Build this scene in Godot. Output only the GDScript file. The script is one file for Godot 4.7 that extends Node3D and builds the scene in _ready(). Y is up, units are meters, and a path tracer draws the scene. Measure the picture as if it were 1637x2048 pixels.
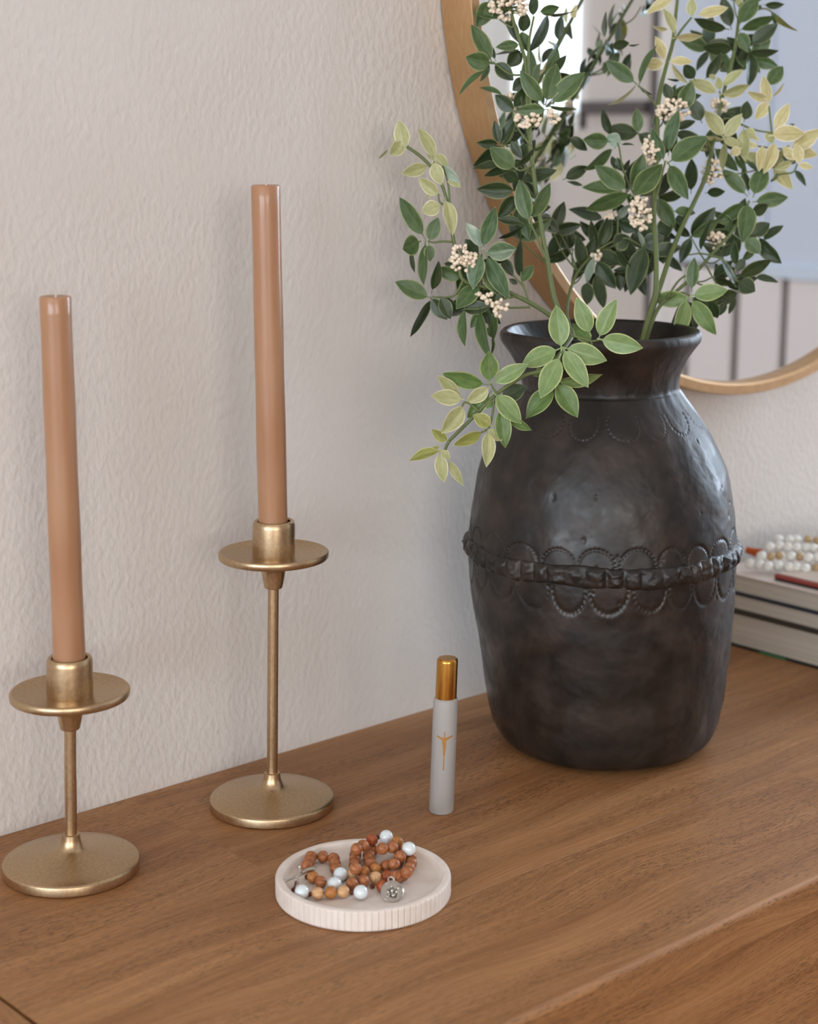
extends Node3D

const TOP := 0.80                     # height of the sideboard top
const CAM := Vector3(-0.53987, 1.29, 1.04336)
const LAT := Vector3(0.7478, 0.0, 0.66393)
const VASE := Vector3(0.465, TOP, 0.15)
const BOUQUET := Vector3(0.465, TOP + 0.30, 0.15)

var M := {}
var rng := RandomNumberGenerator.new()
var leaf_shapes := []
var taken := {}

# ------------------------------------------------------------------ helpers
func numbered(called: String) -> String:
	if not taken.has(called):
		taken[called] = 0
		return called
	taken[called] += 1
	return "%s_%03d" % [called, taken[called]]

func tag(o: Node, label: String, category: String, group := "") -> void:
	o.set_meta("label", label)
	o.set_meta("category", category)
	if group != "":
		o.set_meta("group", group)

func thing(called: String, label: String, category: String, at := Vector3.ZERO, group := "") -> Node3D:
	var o := Node3D.new()
	o.name = numbered(called)
	add_child(o)
	o.position = at
	tag(o, label, category, group)
	return o

func part(called: String, mesh: Mesh, mat: Material, parent: Node, at := Vector3.ZERO) -> MeshInstance3D:
	var o := MeshInstance3D.new()
	o.name = called
	o.mesh = mesh
	o.material_override = mat
	parent.add_child(o, true)
	o.position = at
	return o

func struct(called: String, mesh: Mesh, mat: Material, label := "", at := Vector3.ZERO) -> MeshInstance3D:
	var o := part(called, mesh, mat, self, at)
	o.set_meta("kind", "structure")
	if label != "":
		o.set_meta("label", label)
	return o

func arrays(v: PackedVector3Array, n: PackedVector3Array, uv: PackedVector2Array, idx: PackedInt32Array) -> ArrayMesh:
	for k in range(0, idx.size(), 3):
		var a := v[idx[k]]
		var g := (v[idx[k + 2]] - a).cross(v[idx[k + 1]] - a)
		if g.dot(n[idx[k]] + n[idx[k + 1]] + n[idx[k + 2]]) < 0.0:
			var s := idx[k + 1]
			idx[k + 1] = idx[k + 2]
			idx[k + 2] = s
	var a := []
	a.resize(Mesh.ARRAY_MAX)
	a[Mesh.ARRAY_VERTEX] = v
	a[Mesh.ARRAY_NORMAL] = n
	a[Mesh.ARRAY_TEX_UV] = uv
	a[Mesh.ARRAY_INDEX] = idx
	var m := ArrayMesh.new()
	m.add_surface_from_arrays(Mesh.PRIMITIVE_TRIANGLES, a)
	return m

# profile: (radius, height) from the bottom, outside first; creases over 35 degrees stay sharp
func lathe(prof: Array, seg: int, lean := Vector3.ZERO, wobble := 0.0) -> ArrayMesh:
	var v := PackedVector3Array()
	var n := PackedVector3Array()
	var uv := PackedVector2Array()
	var idx := PackedInt32Array()
	var sn := []
	for k in prof.size() - 1:
		var d: Vector2 = prof[k + 1] - prof[k]
		sn.append(Vector2(d.y, -d.x).normalized())
	var nz := FastNoiseLite.new()
	nz.seed = 5
	nz.frequency = 1.0
	var along := 0.0
	for k in prof.size() - 1:
		var n0: Vector2 = sn[k]
		var n1: Vector2 = sn[k]
		if k > 0 and sn[k - 1].dot(sn[k]) > 0.8:
			n0 = (sn[k - 1] + sn[k]).normalized()
		if k < sn.size() - 1 and sn[k + 1].dot(sn[k]) > 0.8:
			n1 = (sn[k + 1] + sn[k]).normalized()
		var first := v.size()
		var step: float = (prof[k + 1] - prof[k]).length()
		for e in 2:
			var p: Vector2 = prof[k + e]
			var nn: Vector2 = n0 if e == 0 else n1
			for i in seg + 1:
				var t := TAU * i / seg
				var r := p.x
				if wobble > 0.0:
					r += wobble * nz.get_noise_3d(cos(t) * 1.2, p.y * 22.0, sin(t) * 1.2) * minf(1.0, p.x / 0.004)
				v.append(Vector3(r * cos(t), p.y, r * sin(t)) + lean * p.y)
				n.append(Vector3(nn.x * cos(t), nn.y, nn.x * sin(t)))
				uv.append(Vector2(float(i) / seg, along + step * e))
		along += step
		for i in seg:
			var a := first + i
			var b := first + seg + 1 + i
			idx.append_array([a, b, a + 1, a + 1, b, b + 1])
	return arrays(v, n, uv, idx)

# a box with rounded edges, centred
func rbox(size: Vector3, r := 0.002, steps := 2) -> ArrayMesh:
	var v := PackedVector3Array()
	var n := PackedVector3Array()
	var uv := PackedVector2Array()
	var idx := PackedInt32Array()
	var h := size / 2.0
	r = minf(r, minf(h.x, minf(h.y, h.z)))
	for ax in 3:
		for s in [-1.0, 1.0]:
			var b := (ax + 1) % 3
			var c := (ax + 2) % 3
			var ts := [[], []]
			for q in 2:
				var hh: float = h[b] if q == 0 else h[c]
				for i in steps + 1:
					ts[q].append([-hh + r, -1.0, PI / 4 * (1.0 - float(i) / steps)])
				for i in steps + 1:
					ts[q].append([hh - r, 1.0, PI / 4 * float(i) / steps])
			var first := v.size()
			var w: int = ts[0].size()
			for j in ts[1].size():
				for i in w:
					var tb: float = tan(ts[0][i][2]) * ts[0][i][1]
					var tc: float = tan(ts[1][j][2]) * ts[1][j][1]
					var d := Vector3.ZERO
					d[ax] = s
					d[b] = tb
					d[c] = tc
					d = d.normalized()
					var core := Vector3.ZERO
					core[ax] = s * (h[ax] - r)
					core[b] = ts[0][i][0]
					core[c] = ts[1][j][0]
					v.append(core + d * r)
					n.append(d)
					uv.append(Vector2(core[b], core[c]))
			for j in ts[1].size() - 1:
				for i in w - 1:
					var k: int = first + j * w + i
					idx.append_array([k, k + 1, k + w, k + 1, k + w + 1, k + w])
	return arrays(v, n, uv, idx)

# a board along x whose front upper edge is rounded by r, all other edges nearly sharp
func board(size: Vector3, r: float) -> ArrayMesh:
	var h := size / 2.0
	var e := 0.0005
	var ring := []                     # [y, z, normal y, normal z]
	for c in [[h.y - r, h.z - r, r, 0.0], [-h.y + 0.002, h.z - 0.002, 0.002, -90.0], [-h.y + e, -h.z + e, e, -180.0], [h.y - e, -h.z + e, e, -270.0]]:
		for k in 7:
			var a := deg_to_rad(90.0 + c[3] - 15.0 * k)
			ring.append([c[0] + c[2] * sin(a), c[1] + c[2] * cos(a), sin(a), cos(a)])
	ring.append(ring[0])
	var v := PackedVector3Array()
	var n := PackedVector3Array()
	var uv := PackedVector2Array()
	var idx := PackedInt32Array()
	for q in ring:
		for x in [-h.x, h.x]:
			v.append(Vector3(x, q[0], q[1]))
			n.append(Vector3(0, q[2], q[3]))
			uv.append(Vector2(x, q[1]))
	for k in ring.size() - 1:
		idx.append_array([k * 2, k * 2 + 1, k * 2 + 2, k * 2 + 2, k * 2 + 1, k * 2 + 3])
	for x in [-h.x, h.x]:
		var f := v.size()
		for q in ring:
			v.append(Vector3(x, q[0], q[1]))
			n.append(Vector3(signf(x), 0, 0))
			uv.append(Vector2(q[0], q[1]))
		for k in ring.size() - 2:
			idx.append_array([f, f + k, f + k + 1])
	return arrays(v, n, uv, idx)

func join(list: Array) -> ArrayMesh:      # [[mesh, transform], ...]
	var st := SurfaceTool.new()
	st.begin(Mesh.PRIMITIVE_TRIANGLES)
	for e in list:
		st.append_from(e[0], 0, e[1])
	return st.commit()

func boxes(list: Array, r := 0.002) -> ArrayMesh:   # [[low corner, high corner], ...]
	var l := []
	for e in list:
		l.append([rbox(e[1] - e[0], r, 1), Transform3D(Basis(), (e[0] + e[1]) / 2.0)])
	return join(l)

func tube(pts: Array, r0: float, r1: float, seg := 8) -> ArrayMesh:
	var v := PackedVector3Array()
	var n := PackedVector3Array()
	var uv := PackedVector2Array()
	var idx := PackedInt32Array()
	var up := Vector3(0.31, 0.2, 0.93)
	for k in pts.size():
		var d: Vector3 = (pts[mini(k + 1, pts.size() - 1)] - pts[maxi(k - 1, 0)]).normalized()
		var a := d.cross(up).normalized()
		var b := d.cross(a).normalized()
		up = a.cross(d).normalized()
		var r := lerpf(r0, r1, float(k) / maxi(1, pts.size() - 1))
		for i in seg + 1:
			var t := TAU * i / seg
			var q := a * cos(t) + b * sin(t)
			v.append(pts[k] + q * r)
			n.append(q)
			uv.append(Vector2(float(i) / seg, float(k)))
	for k in pts.size() - 1:
		for i in seg:
			var a := k * (seg + 1) + i
			var b := a + seg + 1
			idx.append_array([a, b, a + 1, a + 1, b, b + 1])
	return arrays(v, n, uv, idx)

func smooth_line(pts: Array, times := 2) -> Array:
	for t in times:
		var q := [pts[0]]
		for k in pts.size() - 1:
			q.append(pts[k] * 0.75 + pts[k + 1] * 0.25)
			q.append(pts[k] * 0.25 + pts[k + 1] * 0.75)
		q.append(pts[-1])
		pts = q
	return pts

func ball(r: float, seg := 20) -> SphereMesh:
	var s := SphereMesh.new()
	s.radius = r
	s.height = 2.0 * r
	s.radial_segments = seg
	s.rings = seg / 2
	return s

# ------------------------------------------------------------------ materials
func noise(freq: float, sd: int, oct := 3) -> FastNoiseLite:
	var f := FastNoiseLite.new()
	f.seed = sd
	f.noise_type = FastNoiseLite.TYPE_SIMPLEX_SMOOTH
	f.frequency = freq
	f.fractal_type = FastNoiseLite.FRACTAL_FBM if oct > 1 else FastNoiseLite.FRACTAL_NONE
	f.fractal_octaves = oct
	return f

func tex(im: Image) -> ImageTexture:
	return ImageTexture.create_from_image(im)

func grey_noise(size: int, freq: float, sd: int, oct: int, lo := 0.0, hi := 1.0) -> ImageTexture:
	var im := noise(freq, sd, oct).get_seamless_image(size, size)
	if lo != 0.0 or hi != 1.0:
		im.convert(Image.FORMAT_RGB8)
		for y in size:
			for x in size:
				var g := lerpf(lo, hi, im.get_pixel(x, y).r)
				im.set_pixel(x, y, Color(g, g, g))
	return tex(im)

func tinted_noise(size: int, freq: float, sd: int, oct: int, a: Color, b: Color, sharp := 1.0) -> ImageTexture:
	var im := noise(freq, sd, oct).get_seamless_image(size, size)
	im.convert(Image.FORMAT_RGB8)
	for y in size:
		for x in size:
			var g := clampf((im.get_pixel(x, y).r - 0.5) * sharp + 0.5, 0.0, 1.0)
			im.set_pixel(x, y, a.lerp(b, g))
	return tex(im)

func mat(c: Color, rough := 0.6, metal := 0.0) -> StandardMaterial3D:
	var m := StandardMaterial3D.new()
	m.albedo_color = c
	m.roughness = rough
	m.metallic = metal
	return m

func rgb(r: int, g: int, b: int) -> Color:
	return Color8(r, g, b)

func wood_texture(w: int, h: int, across: float, along: float, sd: int, dark: Color, light: Color) -> ImageTexture:
	var warp := noise(1.0, sd, 2)
	var fine := noise(1.0, sd + 1, 2)
	var mid := noise(1.0, sd + 2, 3)
	var pore := noise(1.0, sd + 3, 1)
	var broad := noise(1.0, sd + 4, 2)
	var data := PackedByteArray()
	data.resize(w * h * 3)
	var k := 0
	for j in h:
		var z := across * j / h
		for i in w:
			var x := along * i / w
			var zz := z + 0.02 * warp.get_noise_2d(x * 2.2, z * 5.0)
			var ring := sin(zz * 150.0 + 4.0 * broad.get_noise_2d(x * 1.6, z * 9.0))
			var t := 0.50 + 0.06 * ring + 0.20 * mid.get_noise_2d(x * 3.0, zz * 70.0) + 0.30 * fine.get_noise_2d(x * 12.0, zz * 460.0) + 0.25 * broad.get_noise_2d(x * 2.2 + 40.0, z * 12.0)
			var p := pore.get_noise_2d(x * 85.0, zz * 1300.0)
			var region := 0.5 + 0.9 * mid.get_noise_2d(x * 2.4 + 9.0, zz * 26.0)
			var dk := clampf((p - 0.40) * 4.0, 0.0, 1.0) * clampf(region, 0.0, 1.0) * 0.38
			t = clampf(t, 0.0, 1.0)
			var c := dark.lerp(light, t) * (1.0 - dk)
			data[k] = int(c.r * 255.0)
			data[k + 1] = int(c.g * 255.0)
			data[k + 2] = int(c.b * 255.0)
			k += 3
	return tex(Image.create_from_data(w, h, false, Image.FORMAT_RGB8, data))

func leaf_texture(base: Color, mid: Color, margin: Color, vein: Color, sd: int) -> ImageTexture:
	var w := 160
	var h := 80
	var nz := noise(1.0, sd, 2)
	var im := Image.create(w, h, false, Image.FORMAT_RGB8)
	for j in h:
		var s := 2.0 * (j + 0.5) / h - 1.0
		for i in w:
			var t := (i + 0.5) / w
			var c := base.lerp(mid, clampf(0.5 + 0.6 * nz.get_noise_2d(t * 3.0, s * 2.0) + (0.35 - t) * 0.5, 0.0, 1.0))
			var rib := absf(sin((t * 14.0 - absf(s) * 4.5) * PI))
			c = c.lerp(vein, 0.10 * pow(1.0 - rib, 3.0))
			c = c.lerp(vein, 0.75 * exp(-pow(s / 0.045, 2.0)))
			c = c.lerp(margin, smoothstep(0.80, 0.97, absf(s) + 0.05 * nz.get_noise_2d(t * 20.0, s * 4.0)))
			c = c.lerp(margin, 0.8 * smoothstep(0.94, 1.0, t))
			im.set_pixel(i, j, c)
	return tex(im)

func triplanar(m: StandardMaterial3D, scale: Vector3, world := false, offset := Vector3.ZERO) -> StandardMaterial3D:
	m.uv1_triplanar = not world
	if world:
		m.uv1_triplanar = true
		m.uv1_world_triplanar = true
	m.uv1_scale = scale
	m.uv1_offset = offset
	m.uv1_triplanar_sharpness = 8.0
	return m

func materials() -> void:
	# plaster
	var p := mat(rgb(222, 215, 209), 0.92)
	p.heightmap_enabled = true
	p.heightmap_texture = grey_noise(1024, 0.085, 11, 3)
	p.heightmap_scale = 0.062
	p.albedo_texture = tinted_noise(256, 0.01, 12, 3, Color(0.965, 0.958, 0.948), Color(1, 1, 1))
	M.plaster = triplanar(p, Vector3(1.75, 1.15, 1.75), true)
	M.paint = mat(rgb(214, 205, 198), 0.9)
	M.ceiling = mat(rgb(235, 230, 224), 0.95)
	M.trim = mat(rgb(232, 228, 222), 0.5)
	M.shadow_trim = mat(rgb(92, 84, 82), 0.7)
	M.door_blue = mat(rgb(204, 213, 228), 0.5)
	M.door_edge = mat(rgb(205, 218, 232), 0.5)
	M.board = mat(rgb(232, 225, 222), 0.6)
	M.groove = mat(rgb(120, 112, 106), 0.8)
	var fl := mat(rgb(255, 255, 255), 0.55)
	# wood
	var wt := wood_texture(2048, 1024, 0.5, 1.25, 21, rgb(132, 88, 52), rgb(188, 138, 92))
	for k in 3:
		var w := mat(rgb(255, 255, 255), 0.5)
		w.albedo_texture = wt
		w.metallic_specular = 0.42
		w.heightmap_enabled = true
		w.heightmap_texture = wt
		w.heightmap_scale = 0.012
		M["wood%d" % k] = triplanar(w, Vector3(0.8, 2.0, 2.0), false, [Vector3(0.45, 0.1, 0.31), Vector3(0.12, 0.37, 0.73), Vector3(0.70, 0.63, 0.17)][k])
	fl.albedo_texture = wt
	fl.albedo_color = rgb(200, 180, 165)
	M.floor = triplanar(fl, Vector3(0.5, 1.0, 1.0), true)
	# brass
	var b := mat(rgb(206, 180, 145), 0.37, 1.0)
	b.albedo_texture = tinted_noise(256, 0.09, 31, 3, rgb(228, 224, 220), rgb(255, 255, 255))
	b.roughness_texture = grey_noise(256, 0.05, 32, 4, 0.80, 1.12)
	b.heightmap_enabled = true
	b.heightmap_texture = grey_noise(256, 0.12, 33, 3)
	b.heightmap_scale = 0.0012
	M.brass = triplanar(b, Vector3(14, 10, 14))
	# wax
	var wx := mat(rgb(176, 134, 101), 0.36)
	wx.subsurf_scatter_enabled = true
	wx.subsurf_scatter_strength = 0.18
	wx.clearcoat_enabled = true
	wx.clearcoat = 0.35
	wx.clearcoat_roughness = 0.09
	wx.albedo_texture = tinted_noise(256, 0.012, 35, 3, rgb(240, 226, 214), rgb(255, 255, 255), 1.6)
	wx.heightmap_enabled = true
	wx.heightmap_texture = grey_noise(256, 0.03, 36, 3)
	wx.heightmap_scale = 0.012
	M.wax = triplanar(wx, Vector3(9, 2.2, 9))
	M.wick = mat(rgb(225, 215, 200), 0.9)
	# mirror
	M.mirror = mat(rgb(238, 240, 242), 0.015, 1.0)
	var g := mat(rgb(196, 158, 114), 0.5, 0.6)
	g.albedo_texture = tinted_noise(256, 0.04, 41, 3, rgb(236, 228, 220), rgb(255, 255, 255))
	M.gold_frame = triplanar(g, Vector3(6, 40, 6))
	# clay
	var c := mat(rgb(255, 255, 255), 0.48)
	c.albedo_texture = tinted_noise(512, 0.012, 51, 5, rgb(24, 20, 17), rgb(52, 42, 36), 1.5)
	c.roughness_texture = grey_noise(512, 0.011, 52, 5, 0.5, 1.4)
	c.heightmap_enabled = true
	c.heightmap_texture = grey_noise(512, 0.035, 53, 4)
	c.heightmap_scale = 0.018
	c.metallic_specular = 0.5
	M.clay = triplanar(c, Vector3(5, 5, 5))
	# dish
	var d := mat(rgb(240, 229, 220), 0.7)
	d.albedo_texture = tinted_noise(256, 0.02, 61, 4, rgb(240, 234, 228), rgb(255, 255, 255))
	M.plaster_dish = triplanar(d, Vector3(9, 9, 9))
	# bottle
	var gl := mat(Color(0.93, 0.92, 0.91, 0.30), 0.42)
	gl.refraction_enabled = true
	gl.refraction_scale = 0.045
	M.frosted = gl
	M.gold_cap = mat(rgb(206, 150, 72), 0.2, 1.0)
	M.gold_print = mat(rgb(176, 122, 58), 0.5, 0.15)
	# beads
	var tones := [[rgb(132, 74, 38), rgb(192, 122, 76)], [rgb(190, 140, 92), rgb(224, 182, 136)], [rgb(150, 88, 40), rgb(205, 140, 74)], [rgb(128, 56, 26), rgb(184, 96, 46)]]
	for k in 4:
		var im := Image.create(64, 64, false, Image.FORMAT_RGB8)
		var nz := noise(1.0, 70 + k, 2)
		for y in 64:
			for x in 64:
				var s := 0.5 + 0.28 * sin(y * 0.9 + 3.0 * nz.get_noise_2d(cos(x * TAU / 64.0) * 1.5, sin(x * TAU / 64.0) * 1.5 + y * 0.03))
				im.set_pixel(x, y, tones[k][0].lerp(tones[k][1], s))
		var bm := mat(Color.WHITE, 0.42)
		bm.albedo_texture = tex(im)
		M["bead%d" % k] = bm
	var st := mat(rgb(218, 224, 226), 0.14)
	st.subsurf_scatter_enabled = true
	st.subsurf_scatter_strength = 0.3
	st.clearcoat_enabled = true
	st.clearcoat = 0.6
	st.clearcoat_roughness = 0.05
	M.stone = st
	M.knot = mat(rgb(98, 50, 32), 0.8)
	M.silver = mat(rgb(205, 200, 192), 0.22, 1.0)
	# leaves: code -> base, lighter tone, margin, vein, roughness
	var kinds := {
		"D": [rgb(42, 56, 32), rgb(60, 76, 42), rgb(122, 130, 84), rgb(74, 92, 54), 0.42],
		"G": [rgb(66, 88, 50), rgb(90, 112, 66), rgb(150, 158, 108), rgb(112, 132, 86), 0.45],
		"H": [rgb(70, 96, 64), rgb(104, 126, 92), rgb(160, 168, 126), rgb(132, 150, 118), 0.26],
		"M": [rgb(82, 108, 54), rgb(108, 132, 72), rgb(166, 176, 112), rgb(130, 150, 92), 0.45],
		"L": [rgb(112, 136, 82), rgb(134, 156, 98), rgb(190, 198, 134), rgb(150, 170, 116), 0.45],
		"P": [rgb(164, 166, 114), rgb(186, 184, 136), rgb(224, 218, 178), rgb(150, 158, 92), 0.5],
		"O": [rgb(132, 138, 66), rgb(160, 158, 88), rgb(196, 194, 122), rgb(120, 128, 58), 0.45],
		"Y": [rgb(192, 182, 126), rgb(214, 202, 156), rgb(246, 236, 216), rgb(158, 150, 76), 0.5],
		"W": [rgb(150, 170, 150), rgb(180, 192, 176), rgb(200, 208, 186), rgb(150, 170, 140), 0.3]}
	var sd := 80
	for key in kinds:
		var q = kinds[key]
		var lm := mat(Color.WHITE, q[4])
		lm.albedo_texture = leaf_texture(q[0], q[1], q[2], q[3], sd)
		lm.metallic_specular = 0.5
		lm.backlight_enabled = true
		lm.backlight = Color(0.34, 0.34, 0.34)
		M["leaf_" + key] = lm
		sd += 1
	M.stem = mat(rgb(98, 110, 62), 0.5)
	M.bud = mat(rgb(244, 226, 202), 0.6)
	# books
	var pg := mat(Color.WHITE, 0.85)
	var pi := Image.create(8, 256, false, Image.FORMAT_RGB8)
	rng.seed = 9
	for y in 256:
		var s := rng.randf_range(0.86, 1.0)
		for x in 8:
			pi.set_pixel(x, y, Color(0.80, 0.76, 0.70) * s)
	pg.albedo_texture = tex(pi)
	M.pages = triplanar(pg, Vector3(8, 14, 8))
	M.cover_dark = mat(rgb(30, 30, 28), 0.5)
	M.cover_green = mat(rgb(38, 120, 70), 0.5)
	M.cover_brown = mat(rgb(62, 52, 44), 0.5)
	M.cover_navy = mat(rgb(38, 42, 56), 0.5)
	M.cover_white = mat(rgb(226, 214, 208), 0.45)
	M.cover_red = mat(rgb(150, 62, 52), 0.5)
	M.cover_beige = mat(rgb(206, 190, 176), 0.5)
	M.white_bead = mat(rgb(236, 234, 228), 0.4)
	M.tan_bead = mat(rgb(190, 160, 118), 0.5)
	M.amber = mat(rgb(188, 84, 34), 0.2)

# ------------------------------------------------------------------ the bouquet
func make_leaf_shapes() -> void:
	for k in 4:
		var v := PackedVector3Array()
		var n := PackedVector3Array()
		var uv := PackedVector2Array()
		var idx := PackedInt32Array()
		var fold: float = [0.16, 0.30, 0.10, 0.22][k]
		var curl: float = [0.10, 0.16, -0.08, 0.22][k]
		var nl := 16
		var nw := 6
		var peak := pow(0.43, 0.75) * pow(0.57, 1.0)
		for i in nl + 1:
			var t := float(i) / nl
			var tb := clampf((t - 0.12) / 0.88, 0.0, 1.0)
			var w := 0.5 * pow(tb, 0.75) * pow(1.0 - tb, 1.0) / peak
			w = maxf(w, 0.030 if t < 0.25 else 0.002)
			for j in nw + 1:
				var s := 2.0 * j / nw - 1.0
				var y := fold * w * (absf(s) * 1.3 - 0.5 * s * s) - curl * (t * t - t * 0.35) + 0.012 * sin(t * 11.0 + k) * s
				v.append(Vector3(t, y, s * w))
				uv.append(Vector2(tb, 0.5 + 0.5 * s))
				n.append(Vector3.UP)
		for i in nl:
			for j in nw:
				var a := i * (nw + 1) + j
				idx.append_array([a, a + 1, a + nw + 1, a + 1, a + nw + 2, a + nw + 1])
		var acc := PackedVector3Array()
		acc.resize(v.size())
		for q in range(0, idx.size(), 3):
			var g := (v[idx[q + 1]] - v[idx[q]]).cross(v[idx[q + 2]] - v[idx[q]])
			if g.y < 0.0:
				g = -g
			for e in 3:
				acc[idx[q + e]] += g
		for q in v.size():
			n[q] = acc[q].normalized()
		leaf_shapes.append(arrays(v, n, uv, idx))

func leaf(b: Node3D, kind: String, d: Array) -> void:
	var p := Vector3(d[0], d[1], d[2]) * 0.001
	var q := Vector3(d[3], d[4], d[5]) * 0.001
	var n := Vector3(d[6], d[7], d[8])
	var ax := q - p
	var l := ax.length()
	ax /= l
	n = (n - ax * n.dot(ax)).normalized()
	var side := ax.cross(n)
	var w: float = d[9] * 0.001
	var o := part("leaf", leaf_shapes[rng.randi_range(0, 3)], M["leaf_" + kind], b)
	o.transform = Transform3D(Basis(ax * l, n * l * 0.6, side * w), p)

func stem(b: Node3D, r: float, pts: Array) -> void:
	var l := []
	for k in range(0, pts.size(), 3):
		l.append(Vector3(pts[k], pts[k + 1], pts[k + 2]) * 0.001)
	l = smooth_line(l, 2)
	part("stem" if r > 1.45 else "twig", tube(l, r * 0.001, r * 0.00062, 8), M.stem, b)

func blossom(b: Node3D, d: Array) -> void:
	var c := Vector3(d[0], d[1], d[2]) * 0.001
	var rx: float = d[3] * 0.001
	var ry: float = d[4] * 0.001
	var up := Vector3(0, 1, 0)
	var toward := (CAM - BOUQUET - c).normalized()
	var right := up.cross(toward).normalized()
	var stalks := []
	var buds := []
	var count := int(clampf(rx * ry / 1.7e-6, 12, 80))
	var bud := ball(0.5, 8)
	for k in count:
		var a := rng.randf() * TAU
		var q := sqrt(rng.randf())
		var z := rng.randf_range(-0.7, 1.0) * minf(rx, ry) * sqrt(maxf(0.05, 1.0 - q * q))
		var tip := c + right * cos(a) * q * rx + up * sin(a) * q * ry + toward * z
		var root := c + up * (sin(a) * q * ry * 0.55 - ry * 0.15) - toward * 0.003
		var dir := (tip - root).normalized()
		stalks.append([tube([root, tip], 0.00035, 0.0003, 4), Transform3D()])
		var sz := rng.randf_range(0.0027, 0.0037)
		var bs := Basis(Quaternion(Vector3.UP, dir)).scaled_local(Vector3(sz, sz * 1.35, sz))
		buds.append([bud, Transform3D(bs, tip)])
	var o := part("flower_cluster", join(stalks), M.stem, b)
	var bb := part("buds", join(buds), M.bud, o)
	bb.set_meta("kind", "stuff")

func build_arching_branch(b):
	stem(b, 1.9, [-34.3,13.9,-8, -39.8,38.7,-15.1, -47.3,47.8,-21.9, -58,56.7,-30.8, -68.9,63.6,-39.5, -78,68.6,-46.6, -90.6,70.6,-55.4, -98.7,73,-61.3, -102.1,76.8,-64.3, -103.1,86.9,-66.1, -104.1,97,-67.9, -105.5,110,-70.4, -106.9,130.4,-73.5, -109.3,146,-77.1, -114.3,158.1,-82.3, -121.3,167.3,-88.6, -129.4,174.3,-95.3])
	stem(b, 1.0, [-107.2,103.9,-68.6, -112.8,104.4,-73.3, -118.1,103.2,-77.7, -121.3,104.6,-80.4])
	stem(b, 1.0, [-102.7,74.3,-61.8, -107.9,63.5,-63.8, -114.9,62.3,-68.6, -121.8,62.9,-74.9])
	stem(b, 1.0, [-92,70.8,-54, -88.8,84.2,-54.9, -90.6,94.7,-53.7])
	stem(b, 1.0, [-108.4,130.4,-72.1, -111.5,131.7,-74.8, -113.5,133.8,-76.7, -113.5,139.5,-77.3])
	stem(b, 1.0, [-107.6,123.6,-70.8, -107.1,140.5,-72.1, -107.7,151.3,-74, -110,160.1,-76.7])
	stem(b, 0.9, [-61.6,54.5,-30.4, -75.8,54.1,-39.9, -82.2,56.1,-44.5])
	stem(b, 0.9, [-62,60.2,-31.8, -63.3,69.2,-34.3, -69.9,78.9,-40.8])
	stem(b, 0.9, [-63.3,69.2,-34.3, -64.7,74,-36.2])
	stem(b, 0.9, [-69.4,62.9,-37.3, -82.3,59.9,-45.4, -94,53.2,-51, -103.6,53.9,-57.8])
	stem(b, 0.9, [-116.7,158.7,-81.6, -114.6,163.4,-80.8])
	stem(b, 0.8, [-89.2,70.5,-56.9, -82.5,72.6,-65, -86.4,81.8,-67.4])
	stem(b, 0.8, [-97.3,72.8,-62.7, -92.8,72.9,-71.9, -95.7,80,-75])
	stem(b, 0.8, [-89.2,70.5,-56.9, -83.3,62.1,-63, -87.2,60.8,-65.4])
	leaf(b, "P", [-129.7,171.4,-95, -133.9,193.7,-99.9, -87,-6,48, 12.7])
	leaf(b, "P", [-130.1,179.1,-97.4, -139.3,167.5,-102.2, -29,-16,94, 11.8])
	leaf(b, "P", [-128.3,177.3,-100.7, -134.3,181,-106.5, -72,-10,69, 5.8])
	leaf(b, "P", [-139.5,172.5,-103.7, -149.1,165.6,-105.4, 28,-58,76, 4.8])
	leaf(b, "P", [-111.6,164.1,-81.2, -124.6,188.2,-87.2, -19,14,97, 11.2])
	leaf(b, "P", [-109.5,163.3,-85.8, -113.3,170.3,-89.8, -81,-12,57, 4.8])
	leaf(b, "P", [-115.7,161,-83.7, -133.8,153.9,-96.2, -43,-35,83, 11.1])
	leaf(b, "P", [-113.5,169,-83.3, -106.8,160,-73.8, -88,-24,40, 9.4])
	leaf(b, "P", [-117.3,164,-80.3, -114.7,146.2,-72.5, -77,16,62, 10.8])
	leaf(b, "W", [-110.2,161.7,-79.7, -105.3,147.7,-62, -97,-21,10, 9.2])
	leaf(b, "P", [-107.3,152.7,-76.3, -103.2,144.7,-64, -70,47,54, 6.8])
	leaf(b, "P", [-110.3,137.5,-77.1, -122.3,151.1,-90.4, -83,-22,52, 10.3])
	leaf(b, "P", [-112.6,144.9,-87.2, -115.8,135.9,-85.8, -63,33,70, 4.8])
	leaf(b, "P", [-110.3,131.8,-76.5, -123.2,125.9,-85.4, -60,14,78, 12.0])
	leaf(b, "P", [-112.2,137.8,-72, -110.6,109.6,-63.2, -26,27,93, 11.9])
	leaf(b, "G", [-121.2,105.8,-83.2, -131.7,137.2,-100.3, -94,-14,32, 14.9])
	leaf(b, "G", [-119.7,102.8,-81.6, -113.4,122.1,-77.6, -64,5,77, 11.6])
	leaf(b, "G", [-123.7,104.5,-85.1, -138.7,98.8,-89.9, -23,-21,95, 17.1])
	leaf(b, "G", [-121.1,105.8,-83.1, -133.6,72.3,-72.7, -94,29,-20, 14.9])
	leaf(b, "D", [-127,99.3,-92.6, -127.4,80.2,-89.3, -99,-1,-17, 7.7])
	leaf(b, "G", [-122,103.2,-78.2, -123.8,89.6,-75.2, -62,25,74, 9.0])
	leaf(b, "G", [-121,61.4,-76.4, -143.4,74.8,-92.6, -44,29,85, 14.4])
	leaf(b, "D", [-119.8,63.4,-75.9, -137.2,33.2,-84.1, 22,-37,90, 14.3])
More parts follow.
